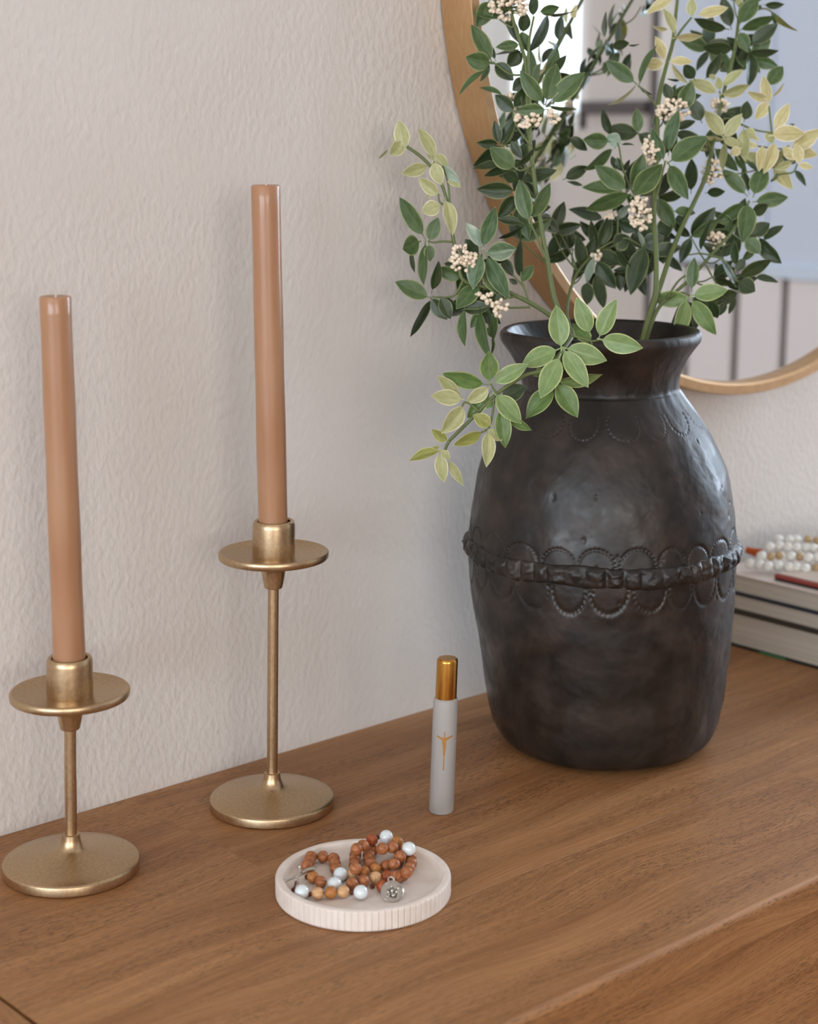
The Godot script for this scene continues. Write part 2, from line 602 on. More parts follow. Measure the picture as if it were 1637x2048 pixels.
	leaf(b, "D", [-120.6,65.4,-77.2, -117.1,89.7,-70.9, -13,-23,96, 10.1])
	leaf(b, "D", [-121.5,63.3,-77.4, -115.6,45.8,-65.1, -90,-1,43, 11.7])
	leaf(b, "D", [-119.5,64.4,-69.1, -114.9,46.9,-61.2, -53,23,82, 10.7])
	leaf(b, "D", [-115.3,63.4,-72, -104.3,51.1,-63.3, -20,43,88, 7.5])
	leaf(b, "G", [-96.3,76.2,-66.2, -112.3,83.3,-80.5, -70,-25,67, 12.0])
	leaf(b, "G", [-89.8,74,-55.6, -109.8,53.6,-61, -68,54,49, 15.2])
	leaf(b, "G", [-104,61.2,-67.9, -95.6,73.7,-61.6, -38,-20,90, 7.7])
	leaf(b, "W", [-85.1,97.9,-56, -98.1,118.3,-63.2, -35,11,93, 10.1])
	leaf(b, "H", [-91.1,97.5,-53.1, -82.8,130.4,-47.8, -32,-7,95, 13.8])
	leaf(b, "H", [-89.5,95.1,-52.9, -70.4,98.7,-36.2, -66,0,75, 14.5])
	leaf(b, "H", [-92.6,97.8,-53.1, -103.5,70,-50.4, -82,36,45, 14.6])
	leaf(b, "H", [-90.9,96.6,-50.2, -77,61,-36.6, -91,-22,35, 16.2])
	leaf(b, "D", [-87,92,-59.7, -93.1,105.1,-69.9, -91,-13,39, 12.0])
	leaf(b, "G", [-87.2,92.1,-58.5, -76.7,61.6,-42.6, -57,21,79, 17.0])
	leaf(b, "D", [-84.9,93.1,-55.4, -75.3,88.1,-44.7, -76,-44,48, 6.1])
	leaf(b, "D", [-68.3,91.7,-55.5, -65.7,77.5,-44.3, -70,36,62, 8.5])
	leaf(b, "D", [-57.2,72.1,-42.9, -54.6,104.9,-51.2, -98,3,-19, 13.6])
	leaf(b, "G", [-60.3,71.3,-42.4, -48.5,85.5,-40.3, -62,41,67, 8.9])
	leaf(b, "D", [-61.3,70.8,-43.1, -66.2,75.1,-48.5, -71,8,70, 4.4])
	leaf(b, "D", [-102.9,52.8,-63.1, -89.3,56,-44.8, -79,29,54, 11.2])
	leaf(b, "G", [-93.7,58.2,-54.4, -86.6,50.4,-46.8, -84,-35,41, 5.2])
	leaf(b, "G", [-103.6,56.3,-58.3, -111.7,26.5,-50.9, -96,23,-14, 12.7])
	leaf(b, "G", [-94.1,56.9,-52, -104.9,18.1,-32.3, -95,11,-30, 17.9])
	leaf(b, "G", [-92,52.5,-51.9, -101.3,39.6,-53.5, -42,19,89, 8.2])
	leaf(b, "D", [-87.3,52,-53.5, -88.3,41.9,-47.1, -66,45,61, 8.4])
	leaf(b, "G", [-83.5,53.8,-46.7, -88.4,30.7,-42.5, -97,23,13, 9.6])
	leaf(b, "G", [-89.1,40.2,-49.4, -85.1,31.4,-45.9, -76,-9,65, 4.5])
	leaf(b, "G", [-86.6,34,-45.6, -90.1,19.6,-41.5, 37,17,91, 6.2])
	leaf(b, "D", [-82.6,59.6,-47.5, -78,63.7,-41.5, -84,30,45, 6.5])
	leaf(b, "D", [-93.7,72.1,-63.8, -95.4,55.5,-54.8, -34,47,81, 7.6])
	leaf(b, "D", [-86.8,63.1,-58.3, -99.7,55,-60.7, -48,58,66, 8.5])
	leaf(b, "G", [-78,79.3,-76.3, -77.6,100.8,-75, -33,-5,94, 8.6])
	leaf(b, "G", [-90.9,80.4,-83, -82.4,67.1,-58.5, -93,-34,14, 11.7])
	leaf(b, "D", [-77.3,83.4,-77.8, -78.1,53.5,-67.1, -96,12,25, 12.7])
	leaf(b, "G", [-93.1,81.4,-78.4, -89.4,57.6,-73.8, -13,17,98, 9.8])
	leaf(b, "D", [-85.3,80.8,-71.3, -67.7,89.2,-54.7, -59,-27,76, 11.5])
	leaf(b, "D", [-86.4,79.2,-88, -65.1,72,-73.3, -61,-40,68, 10.7])
	leaf(b, "G", [-79.2,80.7,-72.2, -98.7,86.1,-86.8, -61,-5,79, 10.9])
	leaf(b, "G", [-96,80.3,-76.5, -84.1,74.3,-61.8, -72,21,67, 9.0])
	leaf(b, "G", [-79.6,58.9,-72.4, -87.9,74.5,-78.2, -89,-38,24, 7.4])
	leaf(b, "D", [-82.4,61.8,-66.7, -107.8,47,-80.1, -44,-5,90, 12.9])
	leaf(b, "D", [-78.7,59.5,-76.6, -64.3,59,-58.6, -71,41,57, 9.2])
	leaf(b, "G", [-80.2,59.2,-75.9, -64.9,64.4,-52.8, -77,50,40, 11.3])
	leaf(b, "D", [-88.4,62.8,-67.1, -76.2,40.8,-47.3, -90,-13,41, 12.8])
	blossom(b, [-103.1,91.3,-61.2, 10.2, 10.2])
	blossom(b, [-90.9,63.5,-49, 6.4, 5.3])
	blossom(b, [-82.3,54.4,-41.9, 6.5, 6.8])

func build_tall_branch(b):
	stem(b, 2.3, [-33.5,10.1,-6.1, -34.3,38.1,-16.6, -37.7,55.7,-26, -37.8,69.9,-31, -36.7,86,-35.7, -36.3,106.6,-42.5, -34.9,130.6,-49.7, -33.3,151.3,-55.5, -31.7,175.3,-62.4, -29.5,194.5,-67.2, -22.8,236,-75.7, -23.6,249.6,-81.2, -24.9,267,-88.4, -24.7,284.4,-94.3])
	stem(b, 1.4, [-33.2,175.3,-61, -28.7,197.5,-64.8, -23.2,239.3,-74.4, -19.1,256.6,-76.8, -13.8,271.8,-77.4])
	stem(b, 1.0, [-26,227.6,-72.9, -35.8,227.5,-81.6, -42,236.5,-90.5, -45.5,237.2,-94])
	stem(b, 1.0, [-31.7,190,-64.8, -26.4,187.5,-59.3, -20.2,202,-58.8])
	stem(b, 1.0, [-34.1,159.9,-56.5, -42,154.6,-61.7, -45,158.8,-65.8])
	stem(b, 1.2, [-38.3,88.7,-35.3, -39.6,96.3,-39.1, -43.1,118.2,-50])
	stem(b, 0.9, [-33.2,175.3,-61, -39.4,191.7,-72.3, -38.3,201.3,-74.6])
	stem(b, 0.9, [-26.3,266.9,-86.9, -27.6,262.1,-86.4, -34.2,269.7,-95])
	stem(b, 0.8, [-33.5,130.5,-51.1, -27.5,136.2,-61.5, -32.2,148.4,-70])
	stem(b, 0.8, [-31.9,151.2,-56.9, -26.7,154.3,-67.1, -29.3,163.8,-72.8])
	stem(b, 0.8, [-30.2,175.3,-63.9, -32.5,172.5,-78.7, -40.6,175.9,-87.1])
	stem(b, 0.8, [-31.9,151.2,-56.9, -32.8,159.6,-74.4, -38.8,174.3,-85])
	stem(b, 0.8, [-28,194.5,-68.6, -13.8,206.1,-73.7, -5.1,223.7,-72.1])
	stem(b, 0.8, [-28,194.5,-68.6, -17.7,198.1,-74.4, -12.4,207.7,-73])
	stem(b, 0.8, [-35.3,85.8,-37.1, -33.9,90.8,-51.4, -41.5,102.7,-62.4])
	stem(b, 0.8, [-34.8,106.5,-43.9, -34.7,112.3,-59.7, -36.9,124.9,-66])
	stem(b, 0.8, [-23.4,267.1,-89.9, -19.8,267.6,-100.6, -20.4,273.6,-103.3])
	leaf(b, "G", [-36.9,285.2,-102.7, -47.6,263.4,-105, -26,2,97, 14.8])
	leaf(b, "G", [-44.3,235.7,-90.9, -58.1,265.9,-100.8, -32,16,94, 13.9])
	leaf(b, "G", [-45.7,235.8,-89.5, -65.1,240.2,-100, -51,-32,80, 15.5])
	leaf(b, "G", [-46,233.6,-93.1, -70.8,214.6,-102.6, -59,81,-8, 13.1])
	leaf(b, "G", [-43.2,238,-94.9, -52.1,222.7,-96.1, 9,-12,99, 7.1])
	leaf(b, "D", [-40,237.7,-91.9, -42.2,254.7,-102, 4,52,86, 8.0])
	leaf(b, "D", [-40.3,237.9,-95, -31.7,223.9,-80.7, -71,25,66, 12.1])
	leaf(b, "G", [-24.7,250.6,-79.7, -43.7,248.5,-88.6, -43,16,89, 8.4])
	leaf(b, "D", [-23.3,247.7,-77.5, -41.9,241.7,-94.2, -34,94,4, 10.3])
	leaf(b, "D", [-20.7,247.7,-83.4, -29.5,233.8,-89.7, -42,-14,90, 12.7])
	leaf(b, "D", [-18.3,258.6,-85, -18.6,275.6,-82.1, -33,-17,93, 11.1])
	leaf(b, "G", [-19.2,262.4,-87.2, -17.4,245,-78.8, -50,33,80, 9.3])
	leaf(b, "D", [-13.3,270.7,-79.2, -10,289.2,-80.5, -93,19,30, 8.9])
	leaf(b, "G", [-11.1,275.1,-76.1, 1.4,278.4,-64.6, -51,-49,70, 9.4])
	leaf(b, "D", [-8.7,273.9,-73.4, 12.1,273.9,-59.3, -10,-98,15, 10.0])
	leaf(b, "D", [-1.1,276.6,-73.1, -18.2,243.9,-75.3, 18,-16,97, 14.8])
	leaf(b, "G", [-22.2,204.9,-56.1, -36.7,230.7,-69.7, -86,-24,46, 13.1])
	leaf(b, "G", [-23.5,204.7,-54.4, -13.1,236.5,-52.1, -46,9,88, 15.6])
	leaf(b, "G", [-19.8,204.2,-53.7, -0.5,230.2,-35.5, -81,21,55, 16.0])
	leaf(b, "G", [-22,201.8,-52.1, -39.6,200.4,-70.7, -72,-11,69, 10.3])
	leaf(b, "G", [-18.4,204.6,-58.1, -0.3,201.1,-43.9, -31,-93,17, 9.3])
	leaf(b, "D", [-35.3,199.5,-74, -45.1,212.6,-88.4, -87,-13,48, 11.9])
	leaf(b, "G", [-39.8,212.1,-82.5, -54.3,219,-95.5, -16,79,60, 8.3])
	leaf(b, "D", [-36.9,201.7,-76.3, -25.7,219,-72.9, -23,-4,97, 9.9])
	leaf(b, "D", [-21.5,225.6,-75, -31,215.9,-82.4, -63,3,78, 11.5])
	leaf(b, "D", [-22.8,218.2,-73.6, -30.9,203.9,-71.3, -62,45,64, 7.2])
	leaf(b, "G", [-45.6,156.4,-61.4, -62.5,173,-75.3, -49,21,85, 16.1])
	leaf(b, "D", [-48.5,162.3,-70.2, -68.1,156.6,-87.6, -51,81,30, 10.7])
	leaf(b, "D", [-44.2,158.1,-63.5, -61.2,152.1,-83.2, -62,72,32, 10.7])
	leaf(b, "D", [-41.2,147.2,-63.8, -53,155.5,-70.4, -65,-42,63, 11.2])
	leaf(b, "D", [-45.8,140.8,-60.2, -71.7,141.6,-79.4, -59,-13,79, 13.6])
	leaf(b, "G", [-46.4,115.4,-46.4, -50.3,149.4,-55.9, -89,2,45, 14.2])
	leaf(b, "G", [-43.5,118,-48.8, -29.4,146.9,-41, -24,-14,96, 13.2])
	leaf(b, "D", [-44.2,138.5,-63.5, -55.9,119.5,-71.2, -38,-13,91, 12.6])
	leaf(b, "D", [-43.8,115.8,-55.2, -58.5,119.4,-69.7, -55,49,68, 8.4])
	leaf(b, "D", [-45.9,115.5,-51.5, -62.2,103,-64.9, 4,-76,65, 9.8])
	leaf(b, "D", [-30.7,173.6,-56.8, -44.1,158.5,-61.7, 10,-38,92, 8.3])
	leaf(b, "D", [-41.1,179.4,-75, -37.6,164.6,-64.8, -85,15,50, 7.6])
	leaf(b, "D", [-30.9,177.6,-70.8, -33.7,165,-64, -93,32,20, 7.1])
	leaf(b, "G", [-31.8,170.6,-60.8, -21.1,174.4,-53.3, -19,-74,64, 5.4])
	leaf(b, "D", [-23.7,149.1,-79.7, -18.5,132.7,-66.3, -59,39,71, 8.7])
	leaf(b, "D", [-22.6,162.6,-80.4, -11,178.7,-76.3, -74,39,54, 9.2])
	leaf(b, "D", [-38.5,175.8,-87.8, -55.8,176,-96.2, -41,-33,85, 8.5])
	leaf(b, "D", [-27.8,175.7,-93, -50.4,158,-105.2, -29,-26,92, 12.5])
	leaf(b, "D", [-23.3,147.7,-77, -38.2,152.1,-91.1, -42,65,64, 8.4])
	leaf(b, "G", [-26.5,164.9,-73.5, -43.4,150.4,-84.5, -73,50,46, 9.9])
	leaf(b, "D", [-39.2,174.7,-88.1, -42.9,193.6,-89.9, -65,-6,75, 8.1])
	leaf(b, "D", [-35.6,172.1,-89.4, -31,197.8,-79.9, -97,9,22, 11.1])
	leaf(b, "D", [-34.9,147.7,-71.2, -12.5,155.5,-51, -68,46,57, 12.5])
	leaf(b, "D", [-22.9,165.9,-78.3, -34.9,139.1,-76.6, -14,13,98, 11.8])
	leaf(b, "D", [-30.7,175.1,-99.1, -12.6,184.3,-89, -59,36,72, 10.2])
	leaf(b, "G", [-33.1,173.1,-91.6, -26.5,190.9,-85.1, -42,-17,89, 8.0])
	leaf(b, "D", [2.9,223.7,-81.7, 17.9,228.2,-67.6, -62,-27,74, 8.9])
	leaf(b, "D", [-8,209.6,-77.1, -15.9,185.8,-71.2, -75,38,54, 10.3])
	leaf(b, "D", [-8,221.9,-71.3, 10.9,242.9,-65, -76,62,20, 11.6])
	leaf(b, "D", [-6,210,-78, -14.6,184.2,-83.8, -59,2,81, 11.8])
	leaf(b, "G", [-1.5,221.1,-76.9, 8.8,250.7,-72.2, -23,-7,97, 12.7])
	leaf(b, "G", [-9.6,207.3,-72.6, -26.9,212.6,-93.5, -78,-20,60, 11.1])
	leaf(b, "D", [5.4,224.2,-83.9, 18.9,221.7,-69.6, -61,45,65, 7.9])
	leaf(b, "G", [-33.3,98.9,-70.6, -24.3,131.2,-78.2, -44,32,84, 14.4])
	leaf(b, "G", [-26.7,125.9,-76, -31.9,103.3,-73.3, -84,25,47, 10.6])
	leaf(b, "D", [-38.1,100.7,-64.8, -45.5,123.1,-69.3, -82,-16,55, 9.6])
	leaf(b, "G", [-36,126.7,-67.6, -36.2,103.2,-57.7, -86,20,46, 11.1])
	leaf(b, "G", [-36.5,100.4,-70.9, -13.8,117.5,-53.8, -52,-14,84, 13.3])
	leaf(b, "D", [-38.4,124.7,-67.4, -18.1,127.8,-51.2, -63,3,78, 11.8])
	leaf(b, "G", [-17.7,272.5,-105.1, -31.2,291.3,-105, -81,-58,11, 9.3])
	leaf(b, "D", [-21.8,275.4,-103.5, -12.3,252.8,-93.3, -19,34,92, 10.6])
	leaf(b, "G", [-19.6,273.4,-101.1, -52.5,274.1,-105, -7,66,74, 13.2])
	leaf(b, "G", [-20,272.3,-104, -19.6,292.6,-100, -97,-3,25, 8.3])
	blossom(b, [-28.4,279.6,-90.5, 14.7, 10.0])
	blossom(b, [-32.5,193.8,-64.1, 9.6, 6.2])
	blossom(b, [-16.4,195.3,-53, 5.4, 6.2])
	blossom(b, [-32,210.8,-81.9, 4.7, 3.9])

func build_drooping_branch(b):
	stem(b, 1.7, [-28.3,6.4,-0.4, -41.4,27,2.3, -62.1,38.2,16.2, -84.1,36.3,32.9, -108.4,28.6,45.1, -122.4,20.8,47.4, -131.8,18.6,45.2, -138.3,18.2,42.3, -153.3,9.8,36.9, -162.7,1.5,31.1, -172.8,-11,24.5, -182.2,-23.1,17, -186.8,-28.8,13.3, -188,-35.3,11.5])
	stem(b, 1.1, [-109.5,33.5,49.5, -109.5,33.9,49.4])
	stem(b, 1.0, [-102.5,43.2,52.9, -98.4,42,56.8, -93.1,39.1,62.4, -88.5,40.8,66])
	stem(b, 1.0, [-109.5,33.9,49.4, -113.6,24.2,49.1, -118.7,13,55.8, -120,9.6,55.6])
	stem(b, 1.0, [-159.7,4.2,35.7, -162.5,12.4,30.7])
	stem(b, 0.9, [-162,2.4,34.2, -164.5,-10.6,35.3, -167.2,-18.9,34.7, -171.5,-21.6,31])
	stem(b, 0.9, [-171.1,-6.5,27.8, -174.9,-1.2,22.9, -177.8,-0.1,19.8, -179.1,-4.2,19.5])
	leaf(b, "L", [-112.9,33.1,52.2, -112.7,65.6,45.8, -68,14,72, 15.1])
	leaf(b, "L", [-110.2,34.7,48.6, -131.7,22.5,30.3, -71,50,50, 15.8])
	leaf(b, "L", [-114.7,31.9,53.6, -133.2,1,51.6, -69,37,63, 15.5])
	leaf(b, "L", [-112.5,36.8,51.4, -104.4,8,70.8, -66,28,70, 14.2])
	leaf(b, "L", [-110.8,35.8,50.4, -87.3,26.1,72.8, -65,15,75, 15.5])
	leaf(b, "L", [-116.5,11.4,47.2, -90.3,15,72.2, -45,-69,57, 14.6])
	leaf(b, "M", [-116.8,12.5,49.4, -109.6,-12.8,66.4, -56,35,75, 15.3])
	leaf(b, "M", [-114.8,8.7,49.6, -136.2,-13.6,40, -73,50,47, 15.2])
	leaf(b, "M", [-103.8,30.9,45.8, -104.5,16.9,46.3, -52,6,85, 5.6])
	leaf(b, "M", [-121.2,21.1,43.8, -127.2,15,38.8, -54,-15,83, 6.7])
	leaf(b, "L", [-91.1,42.7,60.4, -101.1,70.2,54.6, -71,-11,69, 13.2])
	leaf(b, "L", [-89.5,40.1,65.3, -83.2,70.1,75.6, -91,5,41, 13.6])
	leaf(b, "L", [-91.3,41.7,66, -75.7,36.2,95.7, -89,-1,46, 14.7])
	leaf(b, "M", [-88.2,36.6,59.3, -95.8,50.9,45.9, -50,44,75, 10.8])
	leaf(b, "M", [-164.2,12.3,32, -165.8,35.9,32, -52,-4,85, 14.1])
	leaf(b, "M", [-163.5,11.4,30.2, -186.8,18.6,6.7, -71,-39,58, 13.6])
	leaf(b, "L", [-160.8,11.4,29.8, -143.7,26.6,49, -80,19,56, 11.9])
	leaf(b, "P", [-165.1,11.4,34.3, -177.2,-1.1,22, -63,-14,76, 10.5])
	leaf(b, "M", [-161,7.1,30.9, -173.9,-12.5,19.1, -77,13,62, 10.5])
	leaf(b, "L", [-164,7.1,35.2, -149.1,-15.2,49.4, -41,28,87, 14.6])
	leaf(b, "M", [-158.2,-3.3,36.5, -159.1,-32.3,43.7, -57,21,79, 12.0])
	leaf(b, "M", [-152.9,-10.8,36.6, -144.5,-20.3,54.6, -91,-34,25, 8.8])
	leaf(b, "D", [-153.8,0.1,31.2, -135.3,9.2,39.2, -51,36,78, 13.0])
	leaf(b, "M", [-159.6,0.5,34.2, -166.6,-4.4,30.9, -50,15,85, 4.2])
	leaf(b, "P", [-176.2,0.7,18.3, -193.7,18.6,8.1, -10,41,91, 10.8])
	leaf(b, "P", [-178.3,1.6,21.7, -201.5,5.8,11.2, -38,16,91, 11.5])
	leaf(b, "P", [-178.3,-0.9,22.4, -195.6,-21.3,17.1, -27,-2,96, 14.4])
	leaf(b, "O", [-166.3,-17,37.9, -177.5,-8.3,29.1, -52,18,84, 10.2])
	leaf(b, "O", [-170.7,-19.7,34.4, -189.8,-30,22.7, -38,-30,88, 9.9])
	leaf(b, "P", [-170.5,-18,36.9, -179.9,-42.5,46.5, -24,43,87, 11.2])
	leaf(b, "P", [-168.1,-18.6,33.8, -159.7,-27.4,40.5, -33,35,88, 8.4])
	leaf(b, "O", [-187.4,-28.3,15.5, -197.6,-19.6,8, -72,-30,63, 8.3])
	leaf(b, "O", [-191.5,-33.8,13.5, -209.4,-40.8,-3, -57,77,29, 10.1])
	leaf(b, "O", [-190.2,-32,9.4, -196.3,-35,4.1, -65,66,37, 3.5])
	leaf(b, "P", [-193.2,-34.1,10.6, -191.7,-57.3,15.1, -69,10,72, 9.5])
	leaf(b, "P", [-189,-39.5,14.6, -184.4,-58.4,28.4, -98,-20,4, 9.6])
	leaf(b, "P", [-193.7,-33.7,12.8, -189.1,-39.9,18.2, -37,45,82, 6.6])

func build_central_branch(b):
	stem(b, 2.4, [16.2,7.4,11.4, 29.6,31.3,6, 41.4,49.8,2.8, 47.8,59.1,1.6, 57.1,82.8,-6.8, 63.3,100.7,-13.9, 69.4,119.8,-21.9, 77.3,139.1,-28.4, 85.8,158.5,-34.3, 96.7,186,-43.7, 102.4,201.5,-49.2, 110.9,219.5,-54, 122.3,239.2,-57.5, 132.3,255.8,-60.2, 139.5,272.1,-64.9, 148,291,-70.1, 151.6,299.2,-72.4])
	stem(b, 1.2, [131,256.5,-59.2, 141.2,267.9,-58.1, 150,276.5,-56.3])
	stem(b, 1.3, [67.9,119.9,-20.6, 65.3,127.6,-28.1, 61.9,137.9,-38.1])
	stem(b, 1.2, [73.4,131.4,-23.7, 85.6,152.7,-27.9, 90.8,161.6,-29.4])
	stem(b, 1.0, [61.9,137.9,-38.1, 61.8,155.7,-50, 66.5,171.2,-57.2, 66.9,176,-60.1])
	stem(b, 1.0, [101.7,203.9,-48.7, 98.8,216.5,-59.4, 95.8,221.4,-65.1])
	stem(b, 0.8, [71,119.7,-23.2, 76,124.6,-36, 74.7,136.3,-45.1])
	stem(b, 0.8, [71,119.7,-23.2, 70.2,124.6,-41.1, 68.6,136.3,-50.5])
	stem(b, 0.8, [71,119.7,-23.2, 83.3,122.8,-28.5, 85.7,132.7,-33.1])
	stem(b, 0.8, [98.3,186,-45, 112.2,192.6,-50.8, 120,205.6,-53.2])
	stem(b, 0.8, [87.4,158.5,-35.7, 103.6,167.8,-41.5, 116,183.8,-41.6])
	stem(b, 0.8, [87.4,158.5,-35.7, 103.1,169.1,-42.8, 117,186.3,-42.3])
	stem(b, 0.8, [87.4,158.5,-35.7, 92.2,167.5,-51.3, 93.2,183.1,-61])
	leaf(b, "H", [89.2,159.9,-28.2, 77.1,187.5,-33.9, -92,-37,16, 12.3])
	leaf(b, "H", [92.3,165.8,-28.1, 99.3,203,-26.9, -98,18,2, 15.2])
	leaf(b, "G", [89.1,159.5,-26.7, 110.6,181.8,-3.2, -83,41,37, 19.8])
	leaf(b, "G", [89.5,161.6,-26.4, 88.9,131.9,-3.5, -97,16,19, 15.0])
	leaf(b, "G", [55,133.2,-34.1, 69,160.4,-14.2, -58,-26,77, 18.6])
	leaf(b, "G", [61,139.3,-38.6, 65.3,168,-30.1, -50,-18,85, 13.9])
	leaf(b, "G", [57.5,138,-37.9, 37.4,158.7,-57.3, -76,-15,63, 15.6])
	leaf(b, "G", [56.3,138.3,-43.3, 31.1,142.2,-64.8, -45,62,64, 13.4])
	leaf(b, "G", [61,137.1,-35.7, 29.4,124.5,-59.5, -38,-51,77, 16.6])
	leaf(b, "D", [68,131.8,-38.3, 85.6,150.5,-25.8, -78,45,43, 11.4])
	leaf(b, "D", [62.6,153.6,-56, 63,165.8,-62.3, -41,43,81, 7.1])
	leaf(b, "D", [67.3,152.3,-53.9, 63.4,164.5,-57.3, -88,-17,44, 6.9])
	leaf(b, "D", [65.2,152.7,-53.3, 73.7,162.7,-51.5, -13,-6,99, 5.3])
	leaf(b, "G", [65,176.7,-65, 47.2,178.2,-79.4, -62,-29,73, 14.5])
	leaf(b, "D", [68.6,180,-66.7, 63.2,203.1,-74.9, -98,-21,5, 10.1])
	leaf(b, "D", [73.2,179.3,-62.3, 64.3,185.9,-68.7, -66,-73,16, 5.1])
	leaf(b, "W", [69,175.1,-56.3, 62.3,181.1,-67.8, -88,-33,34, 13.9])
	leaf(b, "G", [64.7,172.7,-59.8, 35.7,154.2,-65.5, 9,-41,91, 14.0])
	leaf(b, "D", [69.3,174.1,-59.4, 77.5,174.8,-51.3, -35,90,27, 4.6])
	leaf(b, "D", [47.1,181.1,-97.2, 60.8,169.9,-86.3, -46,27,85, 9.8])
	leaf(b, "D", [28.1,146.7,-83.4, 47.4,157.8,-72.8, -56,21,80, 10.4])
	leaf(b, "D", [41.9,142,-71.6, 30.3,145.1,-81.2, -21,83,52, 6.1])
	leaf(b, "G", [95.6,222.3,-65.7, 83.8,241.3,-89.9, -91,-5,41, 13.5])
	leaf(b, "G", [95.2,219.4,-64.3, 103.1,254.9,-55.5, -88,29,-37, 15.0])
	leaf(b, "P", [98.4,224.1,-66.6, 74.3,203.8,-75, 36,-69,63, 13.0])
	leaf(b, "D", [97.3,222.1,-66.9, 103,213.1,-56.6, -67,-70,-23, 5.9])
	leaf(b, "D", [92.7,253.1,-93.7, 107.1,255.9,-85.8, -41,-31,86, 9.3])
	leaf(b, "D", [103.7,254.2,-86, 109,254,-76, -27,-95,13, 4.5])
	leaf(b, "D", [92.5,257.7,-99.2, 93.8,281.1,-101.3, -95,2,-30, 9.4])
	leaf(b, "D", [89.1,255,-97.6, 72,241.7,-100.6, -57,79,-25, 8.7])
	leaf(b, "Y", [143.7,292.3,-69.3, 126.7,281.1,-85.8, -75,52,42, 10.5])
	leaf(b, "P", [133.3,260.9,-58.8, 129.4,284.5,-68.6, -22,34,91, 10.3])
	leaf(b, "Y", [132.1,266,-64.5, 118.8,268.6,-70.9, -35,-85,39, 6.0])
	leaf(b, "Y", [130.8,259.5,-60, 144.5,261.6,-39.4, -49,-77,40, 9.9])
	leaf(b, "Y", [118.5,240.2,-56.1, 109.4,260.4,-59.5, -49,-7,87, 9.0])
	leaf(b, "Y", [118.7,239.1,-56.4, 108.3,237.7,-69.5, -73,42,54, 11.8])
	leaf(b, "Y", [122,240.7,-56.2, 136.3,240.9,-42.2, -65,37,66, 8.0])
	leaf(b, "Y", [123.4,240.5,-55, 124.8,222.3,-38, -86,-38,-34, 10.0])
	leaf(b, "P", [149.4,275.5,-54.9, 147.9,292.4,-55.7, -93,-6,36, 9.6])
	leaf(b, "D", [140.9,226,-42.6, 133.7,238.6,-49.2, -88,-32,35, 11.5])
	leaf(b, "D", [132.4,225.8,-47.7, 120.1,226.6,-55.2, -20,-95,23, 5.8])
	leaf(b, "D", [115.5,209.1,-46, 110.7,223.3,-49.9, -56,4,83, 9.4])
	leaf(b, "G", [116.6,199.3,-37.8, 121.6,224.6,-29.3, -55,-16,82, 15.0])
	leaf(b, "D", [130.4,191.3,-25.5, 122.3,211.2,-30.5, -68,-10,73, 12.6])
	leaf(b, "D", [97.9,188.2,-49.5, 102.2,200,-46.8, -83,18,53, 5.7])
	leaf(b, "Y", [152.7,277.6,-54.8, 174.1,284,-37.6, -62,53,58, 11.3])
	leaf(b, "D", [174.1,266.8,-35, 151.5,274.2,-56, -59,-71,38, 12.7])
	leaf(b, "G", [74.2,135.3,-45.2, 83,153.2,-43.1, -53,16,83, 8.5])
	leaf(b, "G", [75.5,137.6,-58.5, 88.8,117,-45.6, -87,-46,16, 11.1])
	leaf(b, "G", [92.5,134.8,-40.9, 102.5,107,-26.9, -87,-7,49, 13.5])
	leaf(b, "D", [83.3,135.6,-54.4, 98.4,139.7,-40, -70,26,66, 9.4])
	leaf(b, "D", [75.3,136.7,-54.4, 57.5,127.7,-67.2, -50,-21,84, 10.5])
	leaf(b, "D", [94.9,131.6,-44.2, 120.8,137.7,-27.5, -33,-61,72, 12.6])
	leaf(b, "G", [77.9,133.6,-48.7, 89.8,162.9,-49.2, -45,20,87, 14.7])
	leaf(b, "D", [77.6,133.1,-59.3, 81.8,164.2,-52.6, -99,12,5, 12.8])
	leaf(b, "D", [90.5,130.1,-39, 109.3,155.8,-34.5, -80,54,27, 12.8])
	leaf(b, "G", [122.3,204.6,-55.5, 125,222.7,-50.4, -98,10,16, 7.6])
	leaf(b, "D", [121,185.2,-44.7, 103.5,164.9,-44.9, -63,53,57, 10.7])
	leaf(b, "G", [116.3,187.8,-41.6, 114.1,165.9,-42.5, -99,10,11, 8.8])
	leaf(b, "G", [127.4,204.4,-60.7, 143.7,222.1,-55.1, -73,55,40, 9.9])
	leaf(b, "D", [116.8,182.4,-42.5, 122.3,203.4,-43.7, -92,26,28, 8.7])
	leaf(b, "D", [115.8,185.2,-40.2, 107.2,202.1,-50.4, -84,-11,52, 8.6])
	leaf(b, "D", [125,204.7,-60.8, 146.9,215.7,-40.2, -69,59,42, 12.8])
	leaf(b, "D", [114.9,184.9,-44.2, 137.6,172.7,-23.2, -41,53,74, 13.3])
	leaf(b, "D", [115.6,185.9,-42.4, 130.2,193.7,-32, -66,46,59, 7.8])
	leaf(b, "D", [102.8,183,-67.4, 86.9,183.3,-83.5, -70,19,69, 9.1])
	leaf(b, "D", [92.6,184.5,-63.1, 102.7,168,-40.9, -62,46,63, 13.8])
	leaf(b, "G", [93.5,181.6,-61.1, 91.9,203.8,-62.8, -59,2,81, 10.2])
	leaf(b, "D", [96.9,182.8,-60.6, 68,185.9,-76.9, -46,21,86, 14.3])
	leaf(b, "D", [96.8,182.7,-60.8, 79.6,187.2,-85.1, -68,46,57, 12.0])
	blossom(b, [108.2,201.5,-37.8, 13.0, 8.9])
	blossom(b, [84.3,170.3,-38.3, 7.7, 11.3])
	blossom(b, [55.4,121,-23.9, 8.3, 13.5])

